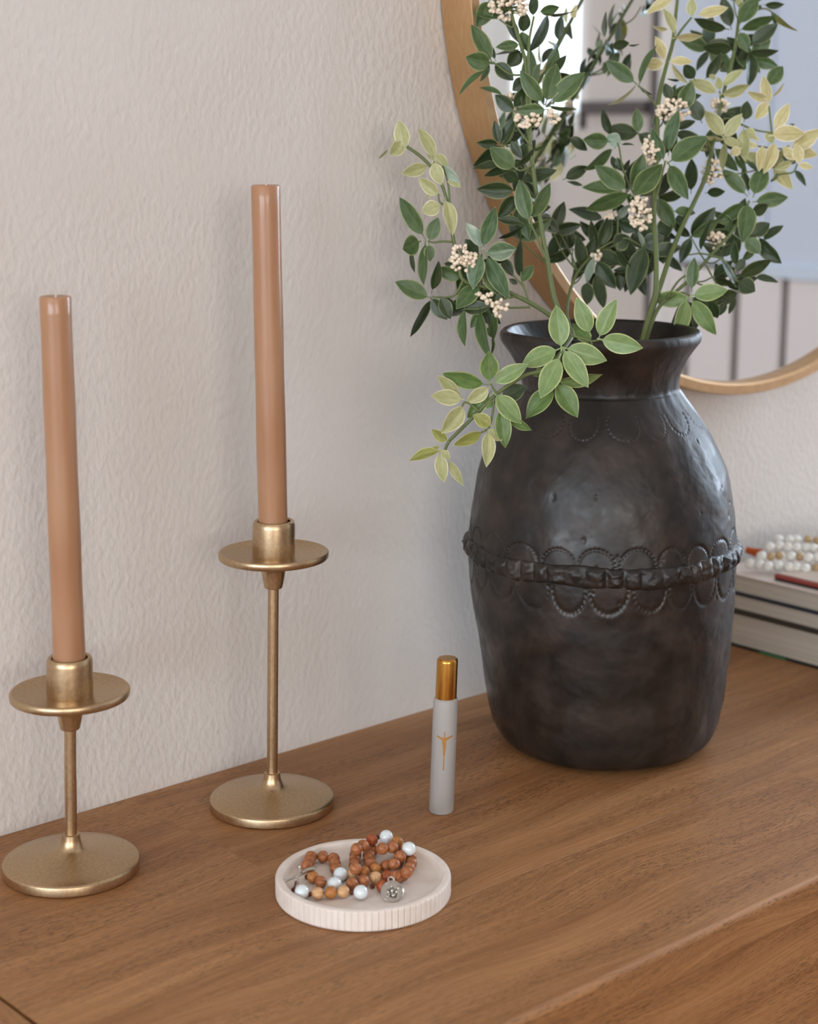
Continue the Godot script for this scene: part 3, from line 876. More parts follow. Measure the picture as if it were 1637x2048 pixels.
func build_short_branch(b):
	stem(b, 1.6, [-23.2,8.8,-10.3, -8.9,34.4,-37.8, -1.3,46.7,-49.5, 16.5,64.7,-60.3, 28.3,74.5,-64.9, 39.7,81.5,-67.1, 53.8,89,-68.8])
	stem(b, 1.0, [52.3,89.2,-67.5, 60.5,95.5,-62.1, 72.1,101.8,-53.7, 81.8,92.3,-42.2])
	stem(b, 1.0, [65.4,89.8,-56, 69.1,111.3,-59.1, 70,123.9,-62.1])
	stem(b, 0.8, [55.3,88.9,-70.2, 66.2,89.7,-74.5, 65.6,97.7,-77.4])
	stem(b, 0.8, [29.7,74.3,-66.3, 35.3,79.2,-78.1, 42.2,90.9,-84.1])
	stem(b, 0.8, [55.3,88.9,-70.2, 68,91.4,-73.3, 79,101.1,-66.5])
	stem(b, 0.8, [18,64.5,-61.6, 32.7,66.1,-67.8, 44.1,74.6,-72])
	stem(b, 0.8, [55.3,88.9,-70.2, 67.4,98.5,-76.1, 71.6,115.2,-77.3])
	stem(b, 0.8, [55.3,88.9,-70.2, 73.4,77.9,-64.5, 84.7,74,-53.3])
	stem(b, 0.8, [55.3,88.9,-70.2, 82,83.8,-58.7, 101,85.9,-42.4])
	stem(b, 0.8, [55.3,88.9,-70.2, 81,95.3,-63, 101.9,108.8,-48.5])
	stem(b, 0.8, [55.3,88.9,-70.2, 82.5,87.6,-59.3, 98.6,93.5,-46.8])
	stem(b, 0.8, [29.7,74.3,-66.3, 32.2,86.2,-84.4, 32.1,105.1,-97.3])
	stem(b, 0.8, [29.7,74.3,-66.3, 39.5,85.4,-81.6, 37.4,103.8,-94.2])
	leaf(b, "D", [55.2,88.6,-67.5, 56.2,114.1,-78.5, -100,2,-4, 11.1])
	leaf(b, "D", [53.6,90.6,-66.7, 64.5,119,-61.8, -34,-3,94, 12.4])
	leaf(b, "D", [61.3,92.8,-59.2, 75.2,101,-51.1, -54,8,84, 15.0])
	leaf(b, "D", [53.2,87.5,-69.8, 68.7,79.8,-53.8, -53,44,73, 15.2])
	leaf(b, "W", [45.8,87.3,-64.1, 33.5,63.7,-58.7, -89,44,-10, 10.9])
	leaf(b, "D", [46.6,84.1,-63.5, 55.6,59.7,-48.5, -85,1,52, 14.0])
	leaf(b, "D", [43.8,74.4,-60.5, 44.4,44.1,-50.5, -28,30,91, 12.8])
	leaf(b, "D", [34.4,67.9,-58.9, 24.8,48.3,-51.7, -27,44,85, 12.3])
	leaf(b, "D", [51.2,85.1,-69.5, 34.2,73,-75.3, -54,42,73, 11.8])
	leaf(b, "D", [51.9,84.3,-70.6, 36.1,65.3,-80.1, -80,53,27, 10.6])
	leaf(b, "D", [63.6,92.2,-56.9, 67.4,73.3,-41.6, -95,-29,-12, 9.8])
	leaf(b, "D", [80,97.3,-38.5, 60.9,55.5,-37, -83,39,39, 18.4])
	leaf(b, "D", [74.2,86.4,-52.6, 79.1,72,-45.6, -94,-18,29, 10.7])
	leaf(b, "D", [82,88.3,-38.1, 103.2,93.4,-18.9, -68,27,68, 12.2])
	leaf(b, "W", [81,89.9,-39.5, 75.1,106,-42.4, 11,22,97, 7.0])
	leaf(b, "D", [84,93.2,-47.3, 94.3,101,-30.6, -86,4,51, 14.6])
	leaf(b, "D", [101.8,119.6,-35.4, 98.4,97.8,-34.9, -96,15,23, 15.1])
	leaf(b, "D", [107.4,120.8,-30.7, 93.8,129.2,-42.6, -32,56,77, 8.0])
	leaf(b, "D", [108.7,118.2,-33, 96.6,125.2,-42.6, -46,34,82, 7.6])
	leaf(b, "G", [103.4,121.2,-31.7, 120.8,120.1,-20.4, -47,44,76, 9.2])
	leaf(b, "D", [109.7,120.2,-28.6, 106.9,110,-23.5, -87,39,31, 9.4])
	leaf(b, "W", [70.1,113.3,-64.4, 79.4,127.4,-54.7, -41,-31,86, 7.8])
	leaf(b, "D", [74.5,111.8,-64.2, 81.5,105.5,-49.6, -91,-15,37, 10.8])
	leaf(b, "D", [73.1,128.3,-70.3, 80.7,113.2,-57, -92,-15,36, 12.6])
	leaf(b, "D", [68.2,72,-56.4, 67.7,57.3,-53.2, -54,20,82, 9.1])
	leaf(b, "D", [76.9,74.1,-50.7, 67.4,73.5,-61.8, -70,42,57, 5.8])
	leaf(b, "D", [85.1,105,-58.1, 87.3,91.1,-49, -55,39,73, 11.6])
	leaf(b, "D", [70.2,97.6,-69.2, 81.1,109.1,-66.6, -44,22,87, 11.2])
	leaf(b, "D", [98,110.4,-48.3, 83.7,98.9,-54.3, -62,43,66, 12.0])
	leaf(b, "D", [66.4,96.1,-80.7, 84.3,113.4,-65, -29,-46,84, 11.8])
	leaf(b, "D", [50,88.9,-91.1, 47.9,109.4,-94, -36,10,93, 8.3])
	leaf(b, "D", [83.4,100.5,-68.5, 61.7,105.2,-78.4, -18,68,71, 9.7])
	leaf(b, "D", [47.1,75.1,-75.9, 56.1,59.6,-66.3, -45,26,85, 9.6])
	leaf(b, "D", [71.2,117,-76, 63.1,94.4,-81.9, -57,-1,82, 9.9])
	leaf(b, "D", [72.6,98.4,-84.6, 79.8,78.3,-76.7, -76,-2,65, 9.1])
	leaf(b, "D", [48.7,91.4,-87.1, 22.2,80.3,-98.8, -18,-47,86, 12.4])
	leaf(b, "D", [83.2,102.2,-66.8, 55.6,87.6,-80.9, -51,16,84, 13.7])
	leaf(b, "D", [42.6,72.1,-69.7, 37.9,102.6,-76.4, -26,17,95, 12.6])
	leaf(b, "D", [80.9,114.8,-87.8, 98.6,110,-72.7, -61,18,77, 9.5])
	leaf(b, "D", [71.9,96.2,-81.5, 58.3,112,-92.1, -79,-34,50, 9.4])
	leaf(b, "D", [51.5,89.2,-91, 39.3,102.8,-105.6, -81,-10,58, 10.1])
	leaf(b, "D", [84.3,103.3,-70.6, 79,72.7,-73.3, -56,3,83, 14.1])
	leaf(b, "D", [48.4,71.5,-77, 54.4,101.1,-71.9, -50,-5,87, 12.3])
	leaf(b, "D", [77.6,114.3,-78.8, 48.3,121.7,-95.9, -26,65,72, 13.9])
	leaf(b, "D", [70.7,99.5,-82.8, 74,72.2,-74.9, -98,-6,20, 11.4])
	leaf(b, "D", [83.2,72.3,-54.4, 105.7,91.5,-45.7, -36,0,93, 12.3])
	leaf(b, "D", [84,75.4,-51.9, 76.5,55.4,-57.3, -92,27,29, 10.0])
	leaf(b, "D", [96.8,74.3,-60.1, 70.1,60,-77.3, -37,-35,86, 13.9])
	leaf(b, "D", [87.9,70.7,-54.4, 74.4,103.5,-60.6, -55,-7,83, 14.4])
	leaf(b, "D", [86.5,75.5,-56, 88.8,52.6,-43.5, -64,32,70, 10.5])
	leaf(b, "D", [107,83.9,-48.4, 118.3,103.9,-44.6, -38,3,93, 9.3])
	leaf(b, "D", [111.9,111.2,-58, 109.9,77.5,-45.7, -96,15,24, 15.9])
	leaf(b, "D", [99.4,95,-47.5, 94.9,72.5,-43.2, -22,23,95, 9.3])
	leaf(b, "G", [105,86.7,-45.1, 93.3,68.6,-47.5, -79,46,41, 8.7])
	leaf(b, "D", [109.4,108.2,-53, 89.3,110.7,-65.5, -42,48,77, 9.5])
	leaf(b, "D", [98.6,96,-45, 83.7,69.4,-52.8, -86,39,32, 12.6])
	leaf(b, "D", [110.5,85.9,-52.7, 122.7,72.4,-33.2, -38,63,67, 10.7])
	leaf(b, "D", [109.7,109,-56.9, 119.3,97.3,-39.1, -89,-38,23, 9.4])
	leaf(b, "G", [99.8,92.1,-47.3, 93.8,113.1,-50.4, -86,-17,48, 8.8])
	leaf(b, "D", [33.7,104.4,-101.6, 47.9,110.4,-79.5, -80,-20,57, 10.8])
	leaf(b, "D", [45.6,103.5,-104.3, 61.3,97.2,-86.8, -72,11,69, 10.8])
	leaf(b, "D", [39.5,102.2,-105.6, 50.9,128.8,-102, -53,12,84, 11.6])
	leaf(b, "D", [37.5,102.6,-91.8, 19.4,119.3,-105.5, -60,0,80, 11.4])
	leaf(b, "D", [32.4,104.1,-95.7, 14.7,119.2,-105.5, -71,-59,38, 10.1])
	leaf(b, "D", [40.6,105.9,-95.9, 23.7,79.8,-96.5, -12,6,99, 12.4])
	blossom(b, [65.5,117.5,-64.2, 5.7, 4.1])
	blossom(b, [50,85.9,-63.9, 4.1, 4.1])

func build_upright_branch(b):
	stem(b, 2.3, [29.1,5.4,2.8, 44.4,31.1,-5.2, 57.3,48.6,-8.7, 69.9,65.9,-12.3, 84.1,85.7,-16.3, 103,109.9,-20.1, 121,130.2,-21.7, 137.4,149.9,-23.9, 156.2,181.9,-32.7, 173.5,210.4,-40, 188.6,233.8,-45.2, 202.7,256.7,-50.6, 213,276.9,-57, 231.5,311,-66.7])
	stem(b, 1.1, [156.7,185.2,-32.2, 172.3,213.2,-40.4, 173.1,217.7,-42.9])
	stem(b, 1.1, [147.7,169.9,-28, 146.4,177.2,-34.4, 157.8,177.2,-25.5])
	stem(b, 1.1, [151.3,175.9,-29.6, 166.7,197.5,-33.5, 174.7,191.8,-23.2, 181.7,186.1,-13.7, 193.8,183.5,-2.7])
	stem(b, 1.0, [193.8,183.5,-2.7, 199.7,200.8,-10.5, 201.9,205.9,-13.3])
	stem(b, 1.0, [176.7,145.8,12.2, 184.2,151.1,14.2, 193.5,151.1,21.4, 198.9,158.3,20.3])
	stem(b, 0.9, [202.1,259.3,-50.5, 204.4,250.8,-42.7, 208.8,249.8,-38.7])
	stem(b, 0.9, [207.7,265.2,-50.2, 211.7,257.7,-41.3])
	stem(b, 0.9, [228.4,286.5,-49.1, 235.2,286.5,-43.6, 237.4,280.5,-37.5])
	stem(b, 0.8, [139,149.8,-25.2, 158.7,155.8,-27.2, 173.2,168.6,-25.2])
	stem(b, 0.8, [139,149.8,-25.2, 152.6,157,-32.8, 161.1,171,-36.4])
	stem(b, 0.8, [157.9,181.9,-34, 164.7,182.7,-42.1, 170.9,190.1,-42.6])
	stem(b, 0.8, [190.2,233.9,-46.5, 208.1,235.9,-46.9, 219.3,244.3,-44.3])
	stem(b, 0.8, [190.2,233.9,-46.5, 204.2,241,-53.4, 210.7,254.5,-57.9])
	stem(b, 0.8, [139,149.8,-25.2, 169,150,-15, 194.2,157,-0.4])
	stem(b, 0.8, [157.9,181.9,-34, 188.9,172.5,-15.9, 212.6,169.7,3.9])
	stem(b, 0.8, [190.2,233.9,-46.5, 196.4,240.2,-58.8, 192.1,252.9,-71])
	stem(b, 0.8, [214.7,277,-58.3, 223.1,282.6,-68.3, 226.6,294.4,-74])
	leaf(b, "D", [204.9,268.3,-57.4, 198.4,296,-64.3, -86,-7,51, 12.4])
	leaf(b, "G", [208.1,271.5,-53.3, 226.6,296.6,-48.3, -73,44,52, 15.6])
	leaf(b, "G", [203.8,267.1,-50.9, 220.3,279.8,-23.5, -41,-71,57, 13.8])
	leaf(b, "G", [204.5,267.8,-49.6, 205.5,250.4,-39.7, -95,11,30, 11.8])
	leaf(b, "D", [209.1,255.1,-41.8, 223.9,273.2,-24.1, -83,17,52, 13.7])
	leaf(b, "D", [232,268.4,-32.4, 233.1,283,-37.2, 8,30,95, 6.2])
	leaf(b, "D", [205.2,250,-41.6, 221.3,249.8,-19.6, -54,-75,39, 10.9])
	leaf(b, "D", [209.5,252.6,-40.1, 196.7,221.3,-29.8, -7,34,94, 14.1])
	leaf(b, "D", [198.6,251.8,-47.8, 170.7,253.7,-61.4, -42,-45,79, 12.4])
	leaf(b, "D", [169.1,225.8,-56.5, 181.2,248.7,-47.3, -36,-18,91, 11.0])
	leaf(b, "D", [180.2,234.1,-54.1, 186.5,241.9,-49.1, -32,-32,89, 4.5])
	leaf(b, "D", [207,253,-44.8, 202.7,242.5,-47.4, -23,-14,96, 4.7])
	leaf(b, "D", [232.9,289.7,-47.7, 242.5,289.3,-31.9, -72,-56,42, 7.4])
	leaf(b, "O", [235.5,288.3,-44.7, 251.2,266,-25.8, -62,-71,-33, 13.3])
	leaf(b, "D", [229.5,284.5,-49.3, 232.6,289.8,-49.5, -63,40,67, 3.7])
	leaf(b, "P", [220.5,288.7,-59.6, 215.5,296.5,-62.3, -44,3,90, 6.6])
	leaf(b, "G", [207.9,221.1,-22, 225.2,238.7,-17.1, -53,31,79, 12.9])
	leaf(b, "P", [169.9,215.1,-39.8, 150.4,227.1,-57.1, -50,34,80, 11.5])
	leaf(b, "P", [172.9,217.2,-41.5, 171,229.2,-43.1, -95,-11,28, 7.5])
	leaf(b, "P", [174.6,220.3,-42.4, 185.2,235.5,-28.8, -89,35,31, 9.2])
	leaf(b, "P", [168.2,214.5,-39.4, 193.1,221.8,-25.8, -30,-49,82, 11.7])
	leaf(b, "P", [177,227.6,-49.5, 170.9,230.7,-52.8, -45,8,89, 4.7])
	leaf(b, "Y", [201.9,205.9,-12.1, 193.6,230,-14.4, -91,-28,31, 10.2])
	leaf(b, "Y", [204.4,209.3,-12.6, 186.2,216.6,-24.3, -58,-66,48, 9.1])
	leaf(b, "Y", [202.5,210.2,-13.4, 191.7,194.5,-18.4, -56,12,82, 10.8])
	leaf(b, "Y", [206.6,211.4,-16.1, 214,224.7,-6.2, 17,-64,75, 7.3])
	leaf(b, "Y", [193.3,183.9,-0.8, 205.2,207.7,4.9, -75,23,61, 11.0])
	leaf(b, "Y", [187.7,181.1,-1.7, 213.5,184.5,17.1, -57,42,70, 15.4])
	leaf(b, "Y", [184.2,175.3,-4, 174.9,152.9,0.3, -52,37,77, 9.8])
	leaf(b, "Y", [192.4,178.4,2.6, 178.1,151,3.6, -33,21,92, 12.4])
	leaf(b, "P", [190.7,186.4,-5.8, 193.5,175.1,-1.4, -45,23,87, 10.0])
	leaf(b, "P", [157.4,178.7,-23.1, 147.2,202.4,-37, -46,30,84, 14.0])
	leaf(b, "P", [155.4,178,-24.1, 166.6,199.1,-13.1, -83,17,52, 11.1])
	leaf(b, "P", [156.3,179.1,-25.5, 169.2,173.7,-15.1, -57,18,80, 7.7])
	leaf(b, "Y", [158.9,178.1,-25.3, 146.9,179.8,-35.2, -51,-70,50, 6.3])
	leaf(b, "P", [158.7,178.7,-24.6, 147.5,152.7,-14.4, -90,25,-36, 12.0])
	leaf(b, "P", [174.9,189.7,-17.7, 172.1,160.4,-13, -96,13,23, 11.9])
	leaf(b, "P", [175.4,186.5,-18.8, 179.1,179.8,-8, -77,40,50, 9.9])
	leaf(b, "Y", [168.5,171.7,-13.1, 161.3,166.1,-20.1, -75,20,62, 8.2])
	leaf(b, "Y", [174,174.9,-13.8, 178.5,172.6,-4.8, -81,31,49, 5.4])
	leaf(b, "Y", [180.3,180.8,-13.5, 184.1,177.6,-8, -78,14,62, 3.8])
	leaf(b, "Y", [202.2,157.7,20.7, 201.3,175.1,16.7, -69,13,71, 10.0])
	leaf(b, "Y", [200.7,158.6,18.9, 210.6,155.4,27.9, -65,11,76, 6.0])
	leaf(b, "P", [198,161,17.6, 183,153.9,9.6, -38,-21,90, 7.4])
	leaf(b, "Y", [201.1,160.2,18.1, 195.8,172.7,7.6, -71,25,65, 9.0])
	leaf(b, "D", [196.7,155.2,18.3, 201.5,141,28.7, -27,51,82, 7.3])
	leaf(b, "D", [203.7,158.5,17.5, 193.5,164.7,8.2, -72,-18,67, 6.0])
	leaf(b, "D", [187.7,152.5,10.7, 179.7,143.9,8.9, 0,-20,98, 4.7])
	leaf(b, "D", [172.2,161.2,-11.6, 176,153.2,-1.9, -54,53,65, 5.3])
	leaf(b, "D", [209.7,187.4,-0.9, 214.4,190.7,4.7, -62,-32,72, 4.1])
	leaf(b, "G", [177.8,169.7,-29.8, 178.9,151.7,-14.6, -98,-16,-12, 9.4])
	leaf(b, "G", [164.5,170.4,-36.7, 146.9,177.3,-54, -72,-23,65, 10.2])
	leaf(b, "D", [170.2,188.5,-45.5, 193.4,205.4,-25.9, -74,48,46, 13.9])
	leaf(b, "P", [174.6,169.1,-27.4, 187.6,158,-17.2, -44,27,85, 8.0])
	leaf(b, "G", [164.8,172.6,-41.6, 181.7,151.7,-26.9, -36,33,87, 12.3])
	leaf(b, "D", [172.9,191.9,-46.4, 179.5,170.5,-24.4, -98,-15,15, 15.3])
	leaf(b, "D", [179.2,165.9,-28.7, 169.3,195.8,-34.5, -93,-26,26, 15.3])
	leaf(b, "P", [162.3,170.7,-35.6, 141.7,175.4,-45.9, -31,46,83, 9.4])
	leaf(b, "G", [171.5,192.6,-42.1, 156.9,163.6,-42, -89,45,0, 13.0])
	leaf(b, "D", [234.7,245.7,-52.8, 211,236.5,-73.5, -68,48,56, 16.5])
	leaf(b, "D", [208.3,253.7,-58.1, 230.7,264.9,-47.4, -41,-5,91, 10.9])
	leaf(b, "G", [218.6,242,-45.3, 227.3,268.8,-35, -69,-6,73, 14.1])
	leaf(b, "D", [213.9,254.3,-57.8, 192.9,258.3,-75.3, -62,11,77, 11.1])
	leaf(b, "G", [219.3,244.8,-46.3, 228.6,238.2,-25.4, -92,-13,37, 10.8])
	leaf(b, "G", [212.5,256.8,-62.1, 222.9,233,-39.2, -81,19,56, 14.4])
	leaf(b, "D", [223.1,242.7,-44.5, 202.8,262.4,-61.1, -78,-38,50, 14.0])
	leaf(b, "Y", [202.4,158.4,-8.5, 204.9,137.5,13.7, -98,6,17, 12.3])
	leaf(b, "Y", [219.8,169.9,-3.4, 230.8,165.2,18.2, -87,12,47, 10.7])
	leaf(b, "P", [203.7,156.2,-9.4, 224.5,162.5,2.7, -54,51,67, 10.0])
	leaf(b, "P", [220,170.8,0.3, 199.4,154.5,-8, -63,48,62, 12.3])
	leaf(b, "P", [197.6,156,0.2, 172.2,166.9,-17.8, -28,60,75, 13.2])
	leaf(b, "Y", [210.1,168,2.8, 224.9,186.6,24.3, -74,-17,65, 13.9])
	leaf(b, "P", [197.1,155.6,-3.9, 206.5,173.7,7.1, -54,-21,82, 9.3])
	leaf(b, "Y", [217.1,168.3,-1, 228.5,185,12.8, -46,-35,81, 9.8])
	leaf(b, "D", [198.3,251.9,-74.4, 189.3,270.1,-89.7, -40,47,79, 10.2])
	leaf(b, "G", [195.1,252.2,-70.5, 167.9,261.4,-83.9, -43,5,90, 12.7])
	leaf(b, "G", [197.4,255,-77.8, 206.1,234.2,-54.7, -92,4,38, 14.1])
	leaf(b, "D", [205.9,254.9,-81.3, 192.2,234.6,-83.3, -83,55,8, 9.8])
	leaf(b, "D", [199.6,250.5,-77.1, 196.8,282,-74, -96,-11,26, 12.7])
	leaf(b, "G", [227.4,295,-76.1, 242.5,287.7,-63.2, -54,28,79, 9.3])
	leaf(b, "D", [232.9,294.8,-81.6, 248.2,298.3,-60, -82,18,55, 10.7])
	leaf(b, "G", [228,294.6,-77.7, 251.8,296.1,-62.5, -54,11,83, 12.0])
	leaf(b, "G", [232.9,293.6,-78.8, 231,315.4,-80.8, -44,4,90, 11.4])
	leaf(b, "G", [231.7,293.6,-77.4, 228.5,313.8,-86, -61,22,76, 8.9])
	blossom(b, [171.3,205.5,-40.7, 7.5, 5.8])
	blossom(b, [148,151.7,-27.3, 8.3, 10.3])

func build_spreading_branch(b):
	stem(b, 1.7, [22.3,6.7,10.2, 43.3,33.6,-0.2, 58.2,49.3,-4.3, 72.9,57.2,-3.1, 92.4,68.1,-1.6, 111.9,81.9,-1.7, 127.9,93.2,-1.7, 143.5,103.5,-1.1, 161.8,119.5,-2.9, 170,128.3,-4.9])
	stem(b, 1.1, [66.1,54.9,-2.4, 81.5,68.8,-4.3, 91.9,72.7,-2.7])
	stem(b, 1.1, [68.7,55.9,-2, 80,59.7,0.2, 86.1,56.7,4.3])
	stem(b, 1.1, [115.5,86.2,-0.7, 124.6,84.7,4.2, 129.3,75.3,12.2, 128.8,66.1,17.8])
	stem(b, 0.9, [116.6,87,-0.8, 108.3,88.6,-5.5, 98.7,87.4,-8.9])
	stem(b, 0.9, [109.3,79.4,0.8, 110.9,65.1,10.5, 112.3,55.2,17.3])
	stem(b, 0.8, [93.9,67.9,-2.9, 112.6,61.5,-1.2, 129.4,62.1,6])
	stem(b, 0.8, [93.9,67.9,-2.9, 111,64.8,-3.9, 121.6,68.8,-1.7])
	stem(b, 0.8, [113.5,81.7,-3, 126.5,79.1,-6, 136.6,83.4,-4.2])
	stem(b, 0.8, [74.5,57,-4.4, 93.3,49.4,-2.9, 100.3,49.1,-0])
	stem(b, 0.8, [113.5,81.7,-3, 119.8,87.5,-14.2, 118.3,100.3,-22.9])
	stem(b, 0.8, [129.5,93.1,-3, 147.3,93.6,-5.8, 155.9,101.2,-6.3])
	stem(b, 0.8, [145.1,103.4,-2.4, 158.7,95.6,-1.7, 169.7,94.7,5.4])
	stem(b, 0.8, [145.1,103.4,-2.4, 155.7,102.6,-7.3, 158.2,108.9,-10.4])
	leaf(b, "G", [167.1,132.1,-4.4, 156.3,155,-23.6, -62,31,72, 12.7])
	leaf(b, "G", [171.1,131.4,-2.1, 186.4,157.3,-2.4, -75,45,48, 16.0])
	leaf(b, "G", [168.4,127.8,-0.7, 192.8,131.6,18, -60,-2,80, 13.3])
	leaf(b, "G", [166.3,128.4,-3.7, 145.9,110.3,-20.5, -46,-27,85, 12.8])
	leaf(b, "G", [163.9,129.5,-1, 146.3,96.7,9.2, -47,48,74, 16.2])
	leaf(b, "D", [165.1,118.6,-0.2, 176.9,125.2,10.4, -54,-31,79, 11.3])
	leaf(b, "D", [173.2,133.8,-7.8, 175.1,155.2,-18, -15,44,89, 9.5])
	leaf(b, "D", [182.8,192.2,-23.6, 189.5,210.1,-25.2, -41,23,88, 11.6])
	leaf(b, "D", [172.2,198.7,-35, 181.8,198.7,-28, -47,59,65, 4.7])
	leaf(b, "D", [131.6,134.3,-35.3, 140.2,162.8,-42.6, -91,34,23, 12.3])
	leaf(b, "D", [142.8,135,-30, 151,136.8,-15.1, -78,-40,48, 9.0])
	leaf(b, "D", [157.6,175.7,-41, 156.5,158.3,-32, 2,46,89, 7.9])
	leaf(b, "D", [154.6,100.4,8.9, 168.5,111.8,18.3, -70,33,63, 12.8])
	leaf(b, "G", [150.4,100.5,6.7, 155.7,87.3,19.9, -77,27,57, 12.9])
	leaf(b, "D", [163.4,96.1,14.3, 180.7,110.7,22.7, -69,67,27, 9.7])
	leaf(b, "D", [162.8,101.2,10.4, 170,84,24.2, -95,-27,16, 9.3])
	leaf(b, "D", [108.1,87.4,-4.8, 120.2,116.2,-5.4, -83,34,-45, 12.5])
	leaf(b, "D", [133.1,76.4,13.2, 132.6,98.1,10.1, -100,-3,-1, 8.8])
	leaf(b, "D", [132.8,73.2,13, 139,84.4,16.8, -71,17,68, 8.5])
	leaf(b, "D", [129,68.9,17.1, 145.6,84.4,38.8, -60,-36,72, 12.5])
	leaf(b, "D", [145.3,68.5,20.5, 163.6,65.3,33.6, -28,77,58, 9.1])
	leaf(b, "D", [128.3,66.5,18.3, 135.3,58.7,31.6, -63,48,61, 15.7])
	leaf(b, "D", [126,61.5,19.4, 114.7,84.4,12.9, 16,34,93, 10.5])
	leaf(b, "D", [128,82.9,6.9, 134,63.7,12.5, -96,-26,13, 8.3])
	leaf(b, "D", [130.8,57.4,20, 105.9,50.1,9.1, -37,-12,92, 12.7])
	leaf(b, "D", [104.9,51.9,10.3, 105.7,37.7,17.3, -97,7,25, 10.9])
	leaf(b, "D", [117,51.4,16.6, 108.9,39.8,17, -63,46,62, 6.8])
	leaf(b, "D", [127.2,55,18.8, 121.1,40,16.2, -26,-7,96, 6.6])
	leaf(b, "L", [84.5,54.5,7.8, 62,53.5,-15.4, -71,-11,69, 14.1])
	leaf(b, "L", [83.1,56.2,6.4, 102.1,62.2,29.8, -78,31,55, 14.5])
	leaf(b, "L", [82.2,56.3,7, 88,27.1,31.9, -98,-1,22, 15.5])
	leaf(b, "L", [80.8,56.9,6.1, 62.7,23.9,11.8, -18,26,95, 15.2])
	leaf(b, "D", [87.8,55.2,3.8, 94,48.6,16.4, -73,40,56, 7.0])
	leaf(b, "D", [84.2,51.6,4.4, 85.6,41.3,12, -97,4,23, 6.5])
	leaf(b, "D", [81.7,52.7,2.8, 67.4,34.9,2.6, 4,-4,100, 9.1])
	leaf(b, "G", [88,59.1,4.6, 90.3,86.9,3.5, -89,9,44, 11.2])
	leaf(b, "D", [133.4,60.4,3.7, 127.6,79.8,-5.1, -95,-17,26, 8.8])
	leaf(b, "D", [120.1,67.7,-2, 136.2,82.8,7.5, -73,65,20, 9.6])
	leaf(b, "G", [146.5,79.4,-12.6, 157,112.2,-13.5, -90,30,32, 13.8])
	leaf(b, "G", [100.4,48.9,-1.3, 110.1,50.5,14.5, -72,-50,49, 7.5])
	leaf(b, "D", [135.1,60.5,-1.7, 162.4,68.7,14.3, -50,72,49, 13.1])
	leaf(b, "D", [122.4,69,-3.5, 136.7,61.7,8.4, -68,-53,50, 8.0])
	leaf(b, "D", [138.5,82.5,-4.1, 121.2,96.2,-13.4, -32,23,92, 9.6])
	leaf(b, "D", [103.1,50.5,-2.1, 93.6,27.4,3.8, -25,34,91, 10.3])
	leaf(b, "D", [137.8,61.2,-3.1, 151.7,59,18.8, -61,65,45, 10.4])
	leaf(b, "D", [129.5,67.2,-9.6, 149.2,75.5,0.4, -54,34,77, 10.0])
	leaf(b, "D", [138.3,81.7,-6.5, 153.5,101.9,-3.4, -54,28,80, 10.2])
	leaf(b, "D", [107.1,50.6,-4.7, 95.8,23.7,-6, -61,22,76, 11.7])
	leaf(b, "G", [119.1,98.8,-26.3, 133.7,114.7,-6, -51,-47,73, 11.8])
	leaf(b, "G", [161.4,102.2,-9.6, 144.7,83.1,-11.2, -75,64,17, 10.2])
	leaf(b, "D", [118.8,99.4,-21.7, 104.3,113,-33.5, -78,-46,42, 9.2])
	leaf(b, "D", [162.1,101.2,-7.7, 131.7,98.1,-23.3, -44,46,77, 13.7])
	leaf(b, "D", [125.5,97.2,-31.3, 137.1,123.7,-13.3, -69,-18,70, 15.3])
	leaf(b, "D", [169.1,99.4,-13.1, 151.7,109.6,-38.4, -83,-37,42, 12.9])
	leaf(b, "D", [120.6,101.9,-23.9, 111.8,79.1,-28.3, -88,26,40, 9.9])
	leaf(b, "G", [177.9,95.2,0.1, 166,78.3,-6.1, -29,-14,95, 8.6])
	leaf(b, "G", [164.3,111.5,-15.4, 159.5,78,-9.2, -18,20,96, 13.8])
	leaf(b, "D", [167.1,96.3,5, 175,78.5,26.8, -95,-5,31, 12.7])
	leaf(b, "G", [159.4,108.1,-9.8, 146.3,120,-23.5, -80,-29,52, 9.0])
	leaf(b, "D", [183.1,91.6,-1.7, 163.2,114.9,-20.2, -55,18,81, 15.2])
	leaf(b, "D", [161.5,106.7,-13.8, 173.3,130.6,-11, -88,40,27, 10.7])
	blossom(b, [134.1,97.8,-9.9, 6.6, 8.2])


